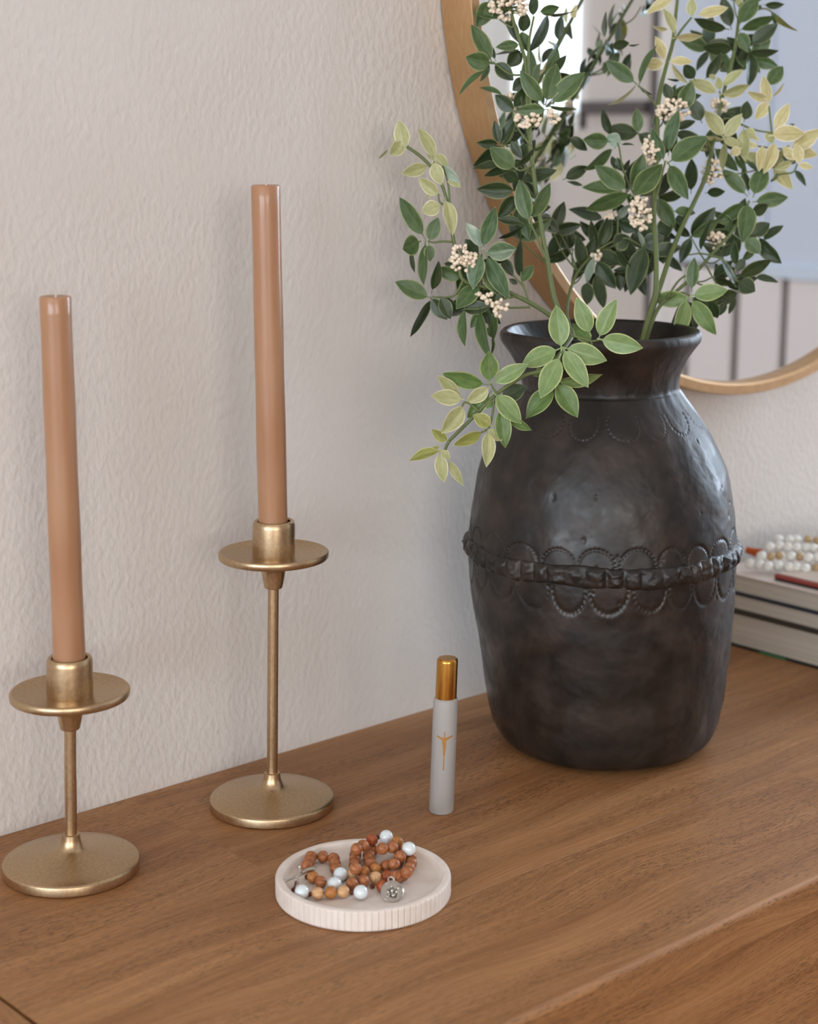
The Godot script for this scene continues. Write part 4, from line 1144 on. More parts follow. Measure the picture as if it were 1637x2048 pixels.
# ------------------------------------------------------------------ things on the sideboard
func candlestick(at: Vector3, h: float, slope: float, label: String) -> void:
	var t := thing("candlestick", label, "candlestick", at, "brass candlesticks")
	var s := LAT * slope
	var low := [Vector2(0, 0), Vector2(0.0425, 0), Vector2(0.0446, 0.0004), Vector2(0.0455, 0.0014), Vector2(0.0458, 0.0068), Vector2(0.0453, 0.0078), Vector2(0.0440, 0.0086), Vector2(0.034, 0.0102), Vector2(0.024, 0.0120), Vector2(0.016, 0.0136), Vector2(0.011, 0.0152), Vector2(0.0084, 0.0170), Vector2(0.0070, 0.0195), Vector2(0.0062, 0.0228), Vector2(0.0058, 0.0262), Vector2(0.0050, 0.0266), Vector2(0.0, 0.0266)]
	part("base", lathe(low, 96, s, 0.0), M.brass, t)
	part("stem", lathe([Vector2(0.0040, 0.0255), Vector2(0.0040, 0.06), Vector2(0.0039, h - 0.03), Vector2(0.0039, h + 0.002)], 32, s, 0.0003), M.brass, t)
	part("collar", lathe([Vector2(0.0, h), Vector2(0.0058, h), Vector2(0.0065, h + 0.0006), Vector2(0.0078, h + 0.007), Vector2(0.0087, h + 0.0125), Vector2(0.0105, h + 0.0160), Vector2(0.014, h + 0.0180), Vector2(0.014, h + 0.019)], 48, s), M.brass, t)
	part("drip_tray", lathe([Vector2(0.0, h + 0.0175), Vector2(0.012, h + 0.0175), Vector2(0.022, h + 0.0190), Vector2(0.0365, h + 0.0215), Vector2(0.0385, h + 0.0222), Vector2(0.0392, h + 0.0232), Vector2(0.0394, h + 0.0262), Vector2(0.0388, h + 0.0272), Vector2(0.0375, h + 0.0275), Vector2(0.033, h + 0.0255), Vector2(0.026, h + 0.0240), Vector2(0.015, h + 0.0235), Vector2(0.0, h + 0.0235)], 96, s), M.brass, t)
	part("socket", lathe([Vector2(0.0150, h + 0.0225), Vector2(0.0152, h + 0.026), Vector2(0.0151, h + 0.0455), Vector2(0.0147, h + 0.0485), Vector2(0.0138, h + 0.0497), Vector2(0.0124, h + 0.0497), Vector2(0.0117, h + 0.0490), Vector2(0.0116, h + 0.0275), Vector2(0.0, h + 0.0275)], 64, s), M.brass, t)

func taper(at: Vector3, h: float, slope: float, label: String, sd: float) -> void:
	var t := thing("taper_candle", label, "candle", at, "tapered candles")
	var prof := [Vector2(0, 0), Vector2(0.0098, 0), Vector2(0.0106, 0.0008)]
	for k in 24:
		var f := (k + 1) / 24.0
		prof.append(Vector2(lerpf(0.0106, 0.0099, f) + 0.00012 * sin(f * 19.0 + sd), lerpf(0.0008, h - 0.0012, f)))
	prof.append_array([Vector2(0.0094, h - 0.0002), Vector2(0.0085, h), Vector2(0.005, h - 0.0012), Vector2(0, h - 0.0016)])
	part("wax", lathe(prof, 64, LAT * slope, 0.00016), M.wax, t)
	part("wick", tube([LAT * slope * h + Vector3(0, h - 0.002, 0), LAT * slope * h + Vector3(0.0006, h + 0.0006, 0)], 0.0007, 0.0006, 8), M.wick, t)

func vase() -> void:
	var t := thing("clay_vase", "large dark brown clay vase with flared rim and notched band, holding leafy branches", "vase", VASE)
	var key := [Vector2(0.060, 0.0), Vector2(0.070, 0.0006), Vector2(0.0785, 0.0030), Vector2(0.0840, 0.0070), Vector2(0.0880, 0.0130), Vector2(0.0911, 0.021), Vector2(0.0944, 0.036), Vector2(0.0973, 0.055), Vector2(0.1017, 0.093), Vector2(0.1043, 0.118), Vector2(0.1060, 0.147), Vector2(0.1064, 0.163), Vector2(0.1054, 0.176), Vector2(0.1022, 0.200), Vector2(0.0966, 0.228), Vector2(0.0864, 0.2525), Vector2(0.0752, 0.2715), Vector2(0.0672, 0.2825), Vector2(0.0640, 0.2872), Vector2(0.0628, 0.2890), Vector2(0.0614, 0.2905), Vector2(0.0612, 0.2945), Vector2(0.0630, 0.3040), Vector2(0.0680, 0.3145), Vector2(0.0735, 0.3225), Vector2(0.0768, 0.3275), Vector2(0.0775, 0.3310), Vector2(0.0768, 0.3342), Vector2(0.0748, 0.3358), Vector2(0.0722, 0.3352), Vector2(0.0690, 0.3315), Vector2(0.0600, 0.3180), Vector2(0.0545, 0.3020), Vector2(0.0548, 0.2880)]
	var rows := []
	for k in key.size() - 1:
		var a: Vector2 = key[maxi(k - 1, 0)]
		var b: Vector2 = key[k]
		var c: Vector2 = key[k + 1]
		var d: Vector2 = key[mini(k + 2, key.size() - 1)]
		var steps := maxi(2, int(ceil((c - b).length() / (0.0008 if b.y > 0.12 and b.y < 0.3 and k < 22 else 0.0016))))
		for i in steps:
			rows.append(b.cubic_interpolate(c, a, d, float(i) / steps))
	rows.append_array([Vector2(0.0548, 0.2880), Vector2(0.064, 0.276), Vector2(0.080, 0.25), Vector2(0.095, 0.20), Vector2(0.097, 0.14), Vector2(0.088, 0.05), Vector2(0.06, 0.012), Vector2(0.0, 0.010)])
	var seg := 620
	var v := PackedVector3Array()
	var n := PackedVector3Array()
	var uv := PackedVector2Array()
	var idx := PackedInt32Array()
	var lump := noise(1.0, 77, 3)
	var lean := LAT * -0.034 + Vector3(0, 0, 0)
	var nr := rows.size()
	var shift := LAT * 0.0013
	var pits := []
	rng.seed = 31
	for k in 26:
		pits.append(Vector3(rng.randf_range(0.2, 3.0), rng.randf_range(0.10, 0.27), rng.randf_range(0.0008, 0.0018)))
	for j in nr:
		var p: Vector2 = rows[j]
		var outer := j < nr - 60 and p.y < 0.31
		for i in seg + 1:
			var th := TAU * (i % seg) / seg
			var cs := cos(th)
			var sn := sin(th)
			var r := p.x
			if p.x > 0.001:
				r += 0.0022 * lump.get_noise_3d(cs * 1.1, p.y * 7.0, sn * 1.1) + 0.0004 * lump.get_noise_3d(cs * 5.0 + 9.0, p.y * 45.0, sn * 5.0)
			if outer:
				var wav := 0.10 * sin(th * 3.0 + 1.0) + 0.06 * sin(th * 7.0)
				var cut := 0.0
				if p.y > 0.168 and p.y < 0.195:
					var c := (th * 23.0 / TAU + wav)
					c -= roundf(c)
					var x := c * TAU * 0.1055 / 23.0
					var y := p.y - 0.1715 + 0.001 * sin(th * 5.0)
					var rr := sqrt(x * x + y * y)
					cut = exp(-pow((rr - 0.0128) / 0.00125, 2.0)) * (0.72 + 0.28 * sin(atan2(y, x) * 26.0))
				elif p.y > 0.122 and p.y < 0.156:
					var c := (th * 23.0 / TAU + wav + 0.3)
					c -= roundf(c)
					var x := c * TAU * 0.1055 / 23.0
					var y := (0.1545 - p.y + 0.0012 * sin(th * 4.0)) * 0.72
					var rr := sqrt(x * x + y * y)
					cut = exp(-pow((rr - 0.0128) / 0.0013, 2.0)) * (0.75 + 0.25 * sin(atan2(y, x) * 26.0))
				elif p.y > 0.255 and p.y < 0.278:
					var c := (th * 17.0 / TAU + wav)
					c -= roundf(c)
					var x := c * TAU * 0.080 / 17.0
					var y := 0.275 - p.y + 0.002 * sin(th * 2.0)
					var rr := sqrt(x * x + y * y)
					cut = 0.6 * exp(-pow((rr - 0.0120) / 0.0009, 2.0)) * (0.6 + 0.4 * sin(atan2(y, x) * 24.0))
				for q in pits:
					var dx: float = (th - q.x) * 0.1
					var dy: float = p.y - q.y
					if absf(dx) < 0.004 and absf(dy) < 0.005:
						cut += 0.8 * exp(-(dx * dx + dy * dy * 0.5) / (q.z * q.z))
				r -= 0.0016 * cut * clampf(0.72 + 0.55 * lump.get_noise_3d(cs * 4.0, p.y * 20.0, sn * 4.0), 0.25, 1.0)
			v.append(Vector3(r * cs, p.y, r * sn) + lean * p.y + shift)
			n.append(Vector3.ZERO)
			uv.append(Vector2(float(i) / seg, p.y))
	var w := seg + 1
	for j in nr:
		for i in w:
			var il := (i - 1 + seg) % seg
			var ir := (i + 1) % seg
			var du := v[j * w + ir] - v[j * w + il]
			var dv := v[mini(j + 1, nr - 1) * w + i] - v[maxi(j - 1, 0) * w + i]
			var g := dv.cross(du)
			n[j * w + i] = g.normalized() if g.length() > 1e-12 else Vector3.UP
	for j in nr - 1:
		for i in seg:
			var a := j * w + i
			idx.append_array([a, a + w, a + 1, a + 1, a + w, a + w + 1])
	# closed underside
	var mid := v.size()
	v.append(Vector3.ZERO + shift)
	n.append(Vector3.DOWN)
	uv.append(Vector2.ZERO)
	for i in seg:
		idx.append_array([mid, i, i + 1])
	part("body", arrays(v, n, uv, idx), M.clay, t)
	# the raised, thumb-notched band
	v = PackedVector3Array()
	n = PackedVector3Array()
	uv = PackedVector2Array()
	idx = PackedInt32Array()
	var nc := 16
	for i in seg + 1:
		var th := TAU * (i % seg) / seg
		var cell := th * 50.0 / TAU + 0.2 * sin(th * 4.0) + 0.12 * sin(th * 11.0)
		var x := (cell - roundf(cell)) * TAU * 0.107 / 50.0
		var notch := exp(-pow(x / 0.0021, 2.0)) * (0.75 + 0.25 * sin(th * 9.0))
		for k in nc + 1:
			var a := PI * k / nc - PI / 2.0
			var hgt := 0.0080 + 0.0006 * sin(th * 13.0)
			var out := 0.0050 * (1.0 - 0.62 * notch * pow(cos(a), 0.6))
			out *= 1.0 + 0.5 * lump.get_noise_3d(cos(th) * 9.0, a, sin(th) * 9.0)
			var y := 0.1635 + hgt * sin(a) + 0.0010 * sin(th * 5.0 + 1.0) + 0.0006 * notch
			var r := 0.1052 + out * cos(a) + 0.0022 * lump.get_noise_3d(cos(th) * 1.1, y * 7.0, sin(th) * 1.1)
			v.append(Vector3(r * cos(th), y, r * sin(th)) + lean * y + shift)
			n.append(Vector3.ZERO)
			uv.append(Vector2(th, a))
	w = nc + 1
	for i in seg + 1:
		for k in w:
			var du := v[((i + 1) % seg) * w + k] - v[((i - 1 + seg) % seg) * w + k]
			var dv := v[i * w + mini(k + 1, nc)] - v[i * w + maxi(k - 1, 0)]
			n[i * w + k] = dv.cross(du).normalized()
	for i in seg:
		for k in nc:
			var a := i * w + k
			idx.append_array([a, a + 1, a + w, a + 1, a + w + 1, a + w])
	part("raised_band", arrays(v, n, uv, idx), M.clay, t)

func dish() -> void:
	# fluted outside: narrow grooves between flat ribs
	var prof := [Vector2(0.0, 0.0), Vector2(0.0550, 0.0), Vector2(0.0566, 0.0008), Vector2(0.0571, 0.0020), Vector2(0.0571, 0.0126), Vector2(0.0566, 0.0138), Vector2(0.0556, 0.0143), Vector2(0.0530, 0.0143), Vector2(0.0519, 0.0138), Vector2(0.0512, 0.0125), Vector2(0.0500, 0.0098), Vector2(0.0485, 0.0087), Vector2(0.0460, 0.0083), Vector2(0.0, 0.0083)]
	var ribs := 84
	var seg := ribs * 8
	var v := PackedVector3Array()
	var n := PackedVector3Array()
	var uv := PackedVector2Array()
	var idx := PackedInt32Array()
	for p in prof:
		for i in int(seg + 1):
			var th := TAU * i / seg
			var r: float = p.x
			if p.x > 0.056 and (i % 8) == 0:
				r -= 0.0009
			elif p.x > 0.056 and ((i % 8) == 1 or (i % 8) == 7):
				r += 0.0002
			v.append(Vector3(r * cos(th), p.y, r * sin(th)))
			n.append(Vector3.ZERO)
			uv.append(Vector2(th, p.y))
	var w := seg + 1
	for j in prof.size():
		for i in w:
			var g := (v[mini(j + 1, prof.size() - 1) * w + i] - v[maxi(j - 1, 0) * w + i]).cross(v[j * w + (i + 1) % seg] - v[j * w + (i - 1 + seg) % seg])
			n[j * w + i] = g.normalized() if g.length() > 1e-12 else (Vector3.DOWN if j == 0 else Vector3.UP)
	for j in prof.size() - 1:
		for i in seg:
			var a := j * w + i
			idx.append_array([a, a + w, a + 1, a + 1, a + w, a + w + 1])
	var t := part("ring_dish", arrays(v, n, uv, idx), M.plaster_dish, self, Vector3(0.1318, TOP, 0.2418))
	tag(t, "round cream dish with a ribbed rim, holding the wooden beads", "dish")

func bead(r: Node3D, kind: String, tone: int, p: Array) -> void:
	var o: MeshInstance3D
	var at := Vector3(p[0], p[1], p[2]) * 0.001
	if kind == "stone":
		o = part("stone_bead", M.bead_stone, M.stone, r, at)
	elif kind == "wood":
		o = part("wooden_bead", M.bead_wood, M["bead%d" % tone], r, at)
	else:
		o = part("knot", M.bead_knot, M.knot, r, at)
	o.basis = Basis.from_euler(Vector3(rng.randf() * TAU, rng.randf() * TAU, rng.randf() * TAU))

func rosary() -> void:
	M.bead_stone = ball(0.0047, 28)
	M.bead_knot = ball(0.0017, 12)
	M.bead_wood = lathe([Vector2(0.0, -0.0036), Vector2(0.0010, -0.0036), Vector2(0.0022, -0.0033), Vector2(0.0033, -0.0024), Vector2(0.0039, -0.0012), Vector2(0.0041, 0.0), Vector2(0.0039, 0.0012), Vector2(0.0033, 0.0024), Vector2(0.0022, 0.0033), Vector2(0.0010, 0.0036), Vector2(0.0, 0.0036)], 20)
	var r := thing("rosary", "rosary of brown wooden and milky white beads with a silver medal, coiled in the dish", "rosary", Vector3(0.1318, TOP, 0.2418))
	rng.seed = 4
	bead(r, "stone", 0, [-10.7,13.2,-10.3])
	bead(r, "stone", 0, [-23.0,13.2,-1.3])
	bead(r, "stone", 0, [-45.6,13.2,-6.4])
	bead(r, "stone", 0, [-18.1,13.2,19.1])
	bead(r, "stone", 0, [39.3,21.2,-22.3])
	bead(r, "stone", 0, [37.7,21.2,2.5])
	bead(r, "wood", 0, [-6.5,12.5,-46.2])
	bead(r, "wood", 0, [-12.5,12.5,-40.9])
	bead(r, "wood", 0, [-18.2,12.5,-36.3])
	bead(r, "wood", 0, [-1.0,12.5,-40.6])
	bead(r, "wood", 0, [2.6,12.5,-33.6])
	bead(r, "wood", 0, [-1.9,12.5,-26.9])
	bead(r, "wood", 0, [-6.4,12.5,-20.3])
	bead(r, "wood", 2, [-26.0,12.5,-19.7])
	bead(r, "wood", 0, [-26.8,12.5,-10.8])
	bead(r, "wood", 1, [-38.7,12.5,1.1])
	bead(r, "wood", 2, [-31.8,12.5,5.6])
	bead(r, "wood", 1, [-24.9,12.5,9.9])
	bead(r, "wood", 1, [-3.4,12.5,-7.0])
	bead(r, "wood", 0, [-13.5,12.5,5.1])
	bead(r, "wood", 2, [4.0,12.5,-4.2])
	bead(r, "wood", 0, [-4.5,12.5,5.9])
	bead(r, "wood", 2, [13.2,12.5,-3.0])
	bead(r, "wood", 1, [4.2,12.5,7.5])
	bead(r, "wood", 3, [11.3,12.5,11.2])
	bead(r, "wood", 3, [-1.2,12.5,20.3])
	bead(r, "wood", 0, [13.0,14.0,18.1])
	bead(r, "wood", 0, [19.9,12.5,16.6])
	bead(r, "wood", 0, [18.2,17.0,22.2])
	bead(r, "wood", 0, [30.2,12.5,11.2])
	bead(r, "wood", 0, [36.8,12.5,5.7])
	bead(r, "wood", 0, [42.4,12.5,-1.0])
	bead(r, "wood", 0, [21.1,12.5,-1.4])
	bead(r, "wood", 0, [21.7,16.0,5.8])
	bead(r, "wood", 0, [31.6,12.5,-1.7])
	bead(r, "wood", 0, [29.6,18.0,2.9])
	bead(r, "wood", 0, [42.8,12.5,-12.9])
	bead(r, "wood", 0, [32.1,20.5,-7.9])
	bead(r, "wood", 2, [40.2,20.5,-12.2])
	bead(r, "wood", 3, [29.9,20.5,-26.2])
	bead(r, "wood", 0, [19.3,20.5,-22.9])
	bead(r, "wood", 0, [11.6,21.0,-20.5])
	bead(r, "wood", 0, [17.5,12.5,-28.9])
	bead(r, "wood", 0, [11.6,12.5,-22.5])
	bead(r, "wood", 0, [7.0,12.5,-17.0])
	bead(r, "wood", 0, [-4.5,18.0,-2.3])
	bead(r, "wood", 0, [30.5,12.5,-26.4])
	bead(r, "wood", 0, [23.8,12.5,-22.5])
	bead(r, "wood", 0, [19.2,13.0,-16.3])
	bead(r, "wood", 0, [14.7,13.5,-9.9])
	bead(r, "wood", 0, [24.8,21.0,-9.5])
	bead(r, "knot", 0, [-7.1,10.0,-10.7])
	bead(r, "knot", 0, [-39.9,10.0,-5.9])
	bead(r, "knot", 0, [-43.7,10.0,-17.5])
	bead(r, "knot", 0, [-18.0,10.0,10.0])
	bead(r, "knot", 0, [38.9,18.0,-31.2])
	bead(r, "knot", 0, [-25.2,10.0,-27.1])
	bead(r, "knot", 0, [-2.3,10.0,12.1])
	# oval medal with a raised rim and a small standing figure, leaning on the beads
	var m := Node3D.new()
	m.name = "medal"
	r.add_child(m)
	m.position = Vector3(-0.0015, 0.0122, 0.0305)
	m.set_meta("label", "oval silver medal")
	var face := Basis(Vector3(0.80, 0.06, 0.60), Vector3(0.46, 0.50, -0.73).normalized(), Vector3(0, 0, 1))
	face.x = face.x.normalized()
	face.z = face.x.cross(face.y).normalized()
	face.y = face.z.cross(face.x).normalized()
	m.basis = face
	var disc := lathe([Vector2(0.0, -0.0006), Vector2(0.0068, -0.0006), Vector2(0.0074, 0.0), Vector2(0.0074, 0.0008), Vector2(0.0070, 0.0012), Vector2(0.0064, 0.0012), Vector2(0.0060, 0.0006), Vector2(0.0, 0.0007)], 48)
	var tilt := Basis(Vector3(1, 0, 0), PI / 2)
	part("plate", join([[disc, Transform3D(tilt.scaled(Vector3(1.0, 1.12, 1.0)), Vector3.ZERO)]]), M.silver, m)
	var fig := []
	for e in [[0.0, 0.0038, 0.0011, 0.0013], [0.0, 0.0006, 0.0020, 0.0026], [0.0004, -0.0030, 0.0025, 0.0030], [-0.0026, 0.0000, 0.0008, 0.0022], [0.0028, -0.0006, 0.0008, 0.0026], [-0.0034, -0.0034, 0.0006, 0.0018], [0.0040, 0.0022, 0.0006, 0.0014]]:
		fig.append([ball(1.0, 12), Transform3D(Basis().scaled(Vector3(e[2], e[3], 0.0008)), Vector3(e[0], e[1], 0.0007))])
	part("relief_figure", join(fig), M.silver, m)
	part("bail", tube(smooth_line([Vector3(-0.0016, 0.0082, 0), Vector3(-0.0018, 0.0104, 0), Vector3(0.0, 0.0116, 0.0003), Vector3(0.0018, 0.0104, 0), Vector3(0.0016, 0.0082, 0)], 2), 0.0006, 0.0006, 8), M.silver, m)
	# small crucifix lying against the rim of the dish
	var c := Node3D.new()
	c.name = "crucifix"
	r.add_child(c)
	c.set_meta("label", "small silver crucifix")
	var a1 := Vector3(-0.0442, 0.0128, -0.0265)
	var a2 := Vector3(-0.0240, 0.0165, -0.0222)
	var b1 := Vector3(-0.0308, 0.0185, -0.0277)
	var b2 := Vector3(-0.0376, 0.0115, -0.0216)
	part("upright", join([[tube([a1, a2], 0.0008, 0.0008, 10), Transform3D()], [ball(0.0013, 12), Transform3D(Basis(), a1)], [ball(0.0013, 12), Transform3D(Basis(), a2)]]), M.silver, c)
	part("crossbar", join([[tube([b1, b2], 0.0007, 0.0007, 10), Transform3D()], [ball(0.0011, 12), Transform3D(Basis(), b1)], [ball(0.0011, 12), Transform3D(Basis(), b2)]]), M.silver, c)
	part("corpus", tube([a1.lerp(a2, 0.62) + Vector3(0, 0.0008, 0), a1.lerp(a2, 0.78) + Vector3(0, 0.0014, 0), a2 + Vector3(0, 0.0004, 0)], 0.0011, 0.0016, 10), M.silver, c)
	# the cord between some beads
	var cord := [Vector3(-0.0386, 0.0128, -0.0216), Vector3(-0.0473, 0.0128, -0.0127), Vector3(-0.0450, 0.0128, -0.0071), Vector3(-0.0435, 0.0128, -0.0013), Vector3(-0.0391, 0.0128, 0.0016), Vector3(-0.0322, 0.0128, 0.0061), Vector3(-0.0253, 0.0128, 0.0104), Vector3(-0.0218, 0.0128, 0.0146), Vector3(-0.0176, 0.0128, 0.0184)]
	part("cord", tube(smooth_line(cord, 2), 0.0006, 0.0006, 6), M.knot, r)

func bottle() -> void:
	var t := thing("perfume_bottle", "slim frosted glass roller bottle with a gold cap and a gold crucifix print", "bottle", Vector3(0.264, TOP, 0.1735))
	var s := LAT * 0.034
	part("glass_body", lathe([Vector2(0, 0.0003), Vector2(0.0070, 0.0), Vector2(0.0084, 0.0004), Vector2(0.0090, 0.0016), Vector2(0.0089, 0.084), Vector2(0.0086, 0.0866), Vector2(0.0076, 0.0876), Vector2(0.0062, 0.0878), Vector2(0.0062, 0.080), Vector2(0.0064, 0.0065), Vector2(0.0054, 0.0050), Vector2(0.0, 0.0046)], 64, s), M.frosted, t)
	part("gold_cap", lathe([Vector2(0.0, 0.0872), Vector2(0.0074, 0.0872), Vector2(0.0077, 0.0876), Vector2(0.0076, 0.1148), Vector2(0.0073, 0.1164), Vector2(0.0066, 0.1171), Vector2(0.0, 0.1172)], 64, s), M.gold_cap, t)
	# crucifix print laid on the curved glass: slim upright, drooping arms, a figure
	var outlines := [
		[Vector2(-0.00035, 0.0172), Vector2(0.00035, 0.0172), Vector2(0.00035, -0.0120), Vector2(-0.00035, -0.0120)],
		[Vector2(-0.0062, 0.0134), Vector2(-0.0012, 0.0108), Vector2(-0.0010, 0.0060), Vector2(-0.0005, -0.0010), Vector2(0.0006, -0.0010), Vector2(0.0011, 0.0060), Vector2(0.0013, 0.0108), Vector2(0.0062, 0.0136), Vector2(0.0058, 0.0143), Vector2(0.0010, 0.0128), Vector2(-0.0010, 0.0128), Vector2(-0.0058, 0.0141)]]
	var v := PackedVector3Array()
	var n := PackedVector3Array()
	var uv := PackedVector2Array()
	var idx := PackedInt32Array()
	var front := atan2(0.735, -0.655)
	for o in outlines:
		var pts := PackedVector2Array(o)
		# narrow slices so that the print follows the curve
		for strip in 14:
			var x0 := -0.007 + strip * 0.001
			var cutter := PackedVector2Array([Vector2(x0, -0.1), Vector2(x0 + 0.001, -0.1), Vector2(x0 + 0.001, 0.1), Vector2(x0, 0.1)])
			for piece in Geometry2D.intersect_polygons(pts, cutter):
				for k in Geometry2D.triangulate_polygon(piece):
					var a := front - piece[k].x / 0.0090
					var y: float = 0.0470 + piece[k].y
					var nn := Vector3(cos(a), 0, sin(a))
					v.append(nn * 0.0092 + Vector3(0, y, 0) + s * y)
					n.append(nn)
					uv.append(piece[k])
					idx.append(v.size() - 1)
	part("printed_crucifix", arrays(v, n, uv, idx), M.gold_print, t)

func book(at: Vector3, size: Vector3, cover: float, low: Material, high: Material, label: String) -> Node3D:
	var t := thing("book", label, "book", at, "stacked books")
	part("page_block", rbox(Vector3(size.x - 0.006, size.y - 2.0 * cover, size.z - 0.008), 0.0006), M.pages, t, Vector3(0, size.y / 2, 0))
	part("cover", rbox(Vector3(size.x, cover, size.z), 0.0006), low, t, Vector3(0, cover / 2, 0))
	part("cover", rbox(Vector3(size.x, cover, size.z), 0.0006), high, t, Vector3(0, size.y - cover / 2, 0))
	part("spine", rbox(Vector3(cover, size.y, size.z), 0.0006), low, t, Vector3(size.x / 2, size.y / 2, 0))
	return t

func string_bead(n: Node3D, tone: int, p: Array) -> void:
	var at := Vector3(p[0], p[1], p[2]) * 0.001
	part("bead", M.bead_big if tone == 0 else M.bead_small, M.white_bead if tone == 0 else M.tan_bead, n, at)

func books() -> void:
	var x := 0.875
	var b := book(Vector3(x, TOP, 0.135), Vector3(0.246, 0.0345, 0.20), 0.002, M.cover_dark, M.cover_brown, "thick pale-paged book with a black lower cover, bottom of the stack beside the vase")
	part("cover_stripe", rbox(Vector3(0.0012, 0.0018, 0.030), 0.0004), M.cover_green, b, Vector3(-0.1228, 0.0011, -0.030))
	book(Vector3(x + 0.001, TOP + 0.0345, 0.133), Vector3(0.244, 0.0178, 0.20), 0.0018, M.cover_brown, M.cover_navy, "thin middle book of the stack beside the vase, under a dark navy cover")
	book(Vector3(x, TOP + 0.0523, 0.136), Vector3(0.245, 0.0195, 0.205), 0.0015, M.cover_navy, M.cover_white, "book with a pale pinkish cover, topmost book of the stack beside the vase")
	var mg := thing("magazine", "thin beige magazine with a red edge lying on the top book beside the vase", "magazine", Vector3(x + 0.004, TOP + 0.0718, 0.182))
	part("pages", rbox(Vector3(0.236, 0.0022, 0.17), 0.0005), M.cover_dark, mg, Vector3(0, 0.0011, 0))
	part("red_edge", rbox(Vector3(0.237, 0.0034, 0.1705), 0.0008), M.cover_red, mg, Vector3(0, 0.0039, 0))
	part("cover", rbox(Vector3(0.233, 0.0006, 0.167), 0.0002), M.cover_beige, mg, Vector3(0.003, 0.0059, 0))
	M.bead_big = ball(0.0052, 14)
	M.bead_small = ball(0.0042, 12)
	var n := thing("beaded_garland", "coiled string of chalky white and tan beads with an amber charm on the stacked books", "garland", Vector3(0.82, TOP + 0.074, 0.10))
	string_bead(n, 0, [-50.7,5.5,-38.4])
	string_bead(n, 0, [-47.5,5.5,-29.4])
	string_bead(n, 0, [-46.6,5.5,-20.3])
	string_bead(n, 0, [-37.3,5.5,-15.3])
	string_bead(n, 0, [-35.6,5.5,-4.5])
	string_bead(n, 0, [-30.4,5.5,0.3])
	string_bead(n, 0, [-26.8,5.5,8.0])
	string_bead(n, 1, [-17.0,5.5,14.5])
	string_bead(n, 0, [-11.2,5.5,19.9])
	string_bead(n, 1, [-9.1,5.5,29.4])
	string_bead(n, 0, [-4.9,5.5,35.7])
	string_bead(n, 0, [3.9,5.5,41.5])
	string_bead(n, 0, [-38.5,11.5,-34.2])
	string_bead(n, 1, [-32.5,11.5,-28.0])
	string_bead(n, 1, [-23.3,11.5,-24.9])
	string_bead(n, 0, [-18.6,11.5,-14.9])
	string_bead(n, 1, [-12.8,11.5,-8.6])
	string_bead(n, 0, [-11.0,11.5,-0.3])
	string_bead(n, 0, [-1.3,11.5,4.0])
	string_bead(n, 0, [0.1,11.5,13.8])
	string_bead(n, 0, [6.9,11.5,17.4])
	string_bead(n, 0, [14.4,11.5,23.2])
	string_bead(n, 0, [15.3,11.5,34.1])
	string_bead(n, 0, [-13.7,14.5,-43.4])
	string_bead(n, 0, [-3.3,14.5,-39.5])
	string_bead(n, 0, [-1.8,14.5,-30.9])
	string_bead(n, 0, [3.8,14.5,-24.9])
	string_bead(n, 0, [10.7,14.5,-18.5])
	string_bead(n, 0, [13.7,14.5,-12.4])
	string_bead(n, 1, [18.7,14.5,-4.8])
	string_bead(n, 0, [28.7,14.5,-0.6])
	string_bead(n, 0, [33.8,14.5,5.0])
	string_bead(n, 0, [37.1,14.5,13.0])
	string_bead(n, 0, [15.3,15.5,-55.0])
	string_bead(n, 0, [21.7,15.5,-46.4])
	string_bead(n, 0, [27.9,15.5,-42.6])
	string_bead(n, 1, [38.2,15.5,-36.1])
	string_bead(n, 1, [39.9,15.5,-26.5])
	string_bead(n, 0, [42.1,15.5,-20.3])
	string_bead(n, 0, [50.0,15.5,-12.7])
	string_bead(n, 0, [55.3,15.5,-6.4])
	string_bead(n, 0, [61.3,15.5,-1.6])
	part("amber_charm", tube([Vector3(-0.016, 0.008, -0.070), Vector3(-0.014, 0.0068, -0.066), Vector3(-0.0115, 0.0058, -0.060), Vector3(-0.009, 0.0055, -0.056)], 0.0030, 0.0050, 14), M.amber, n)

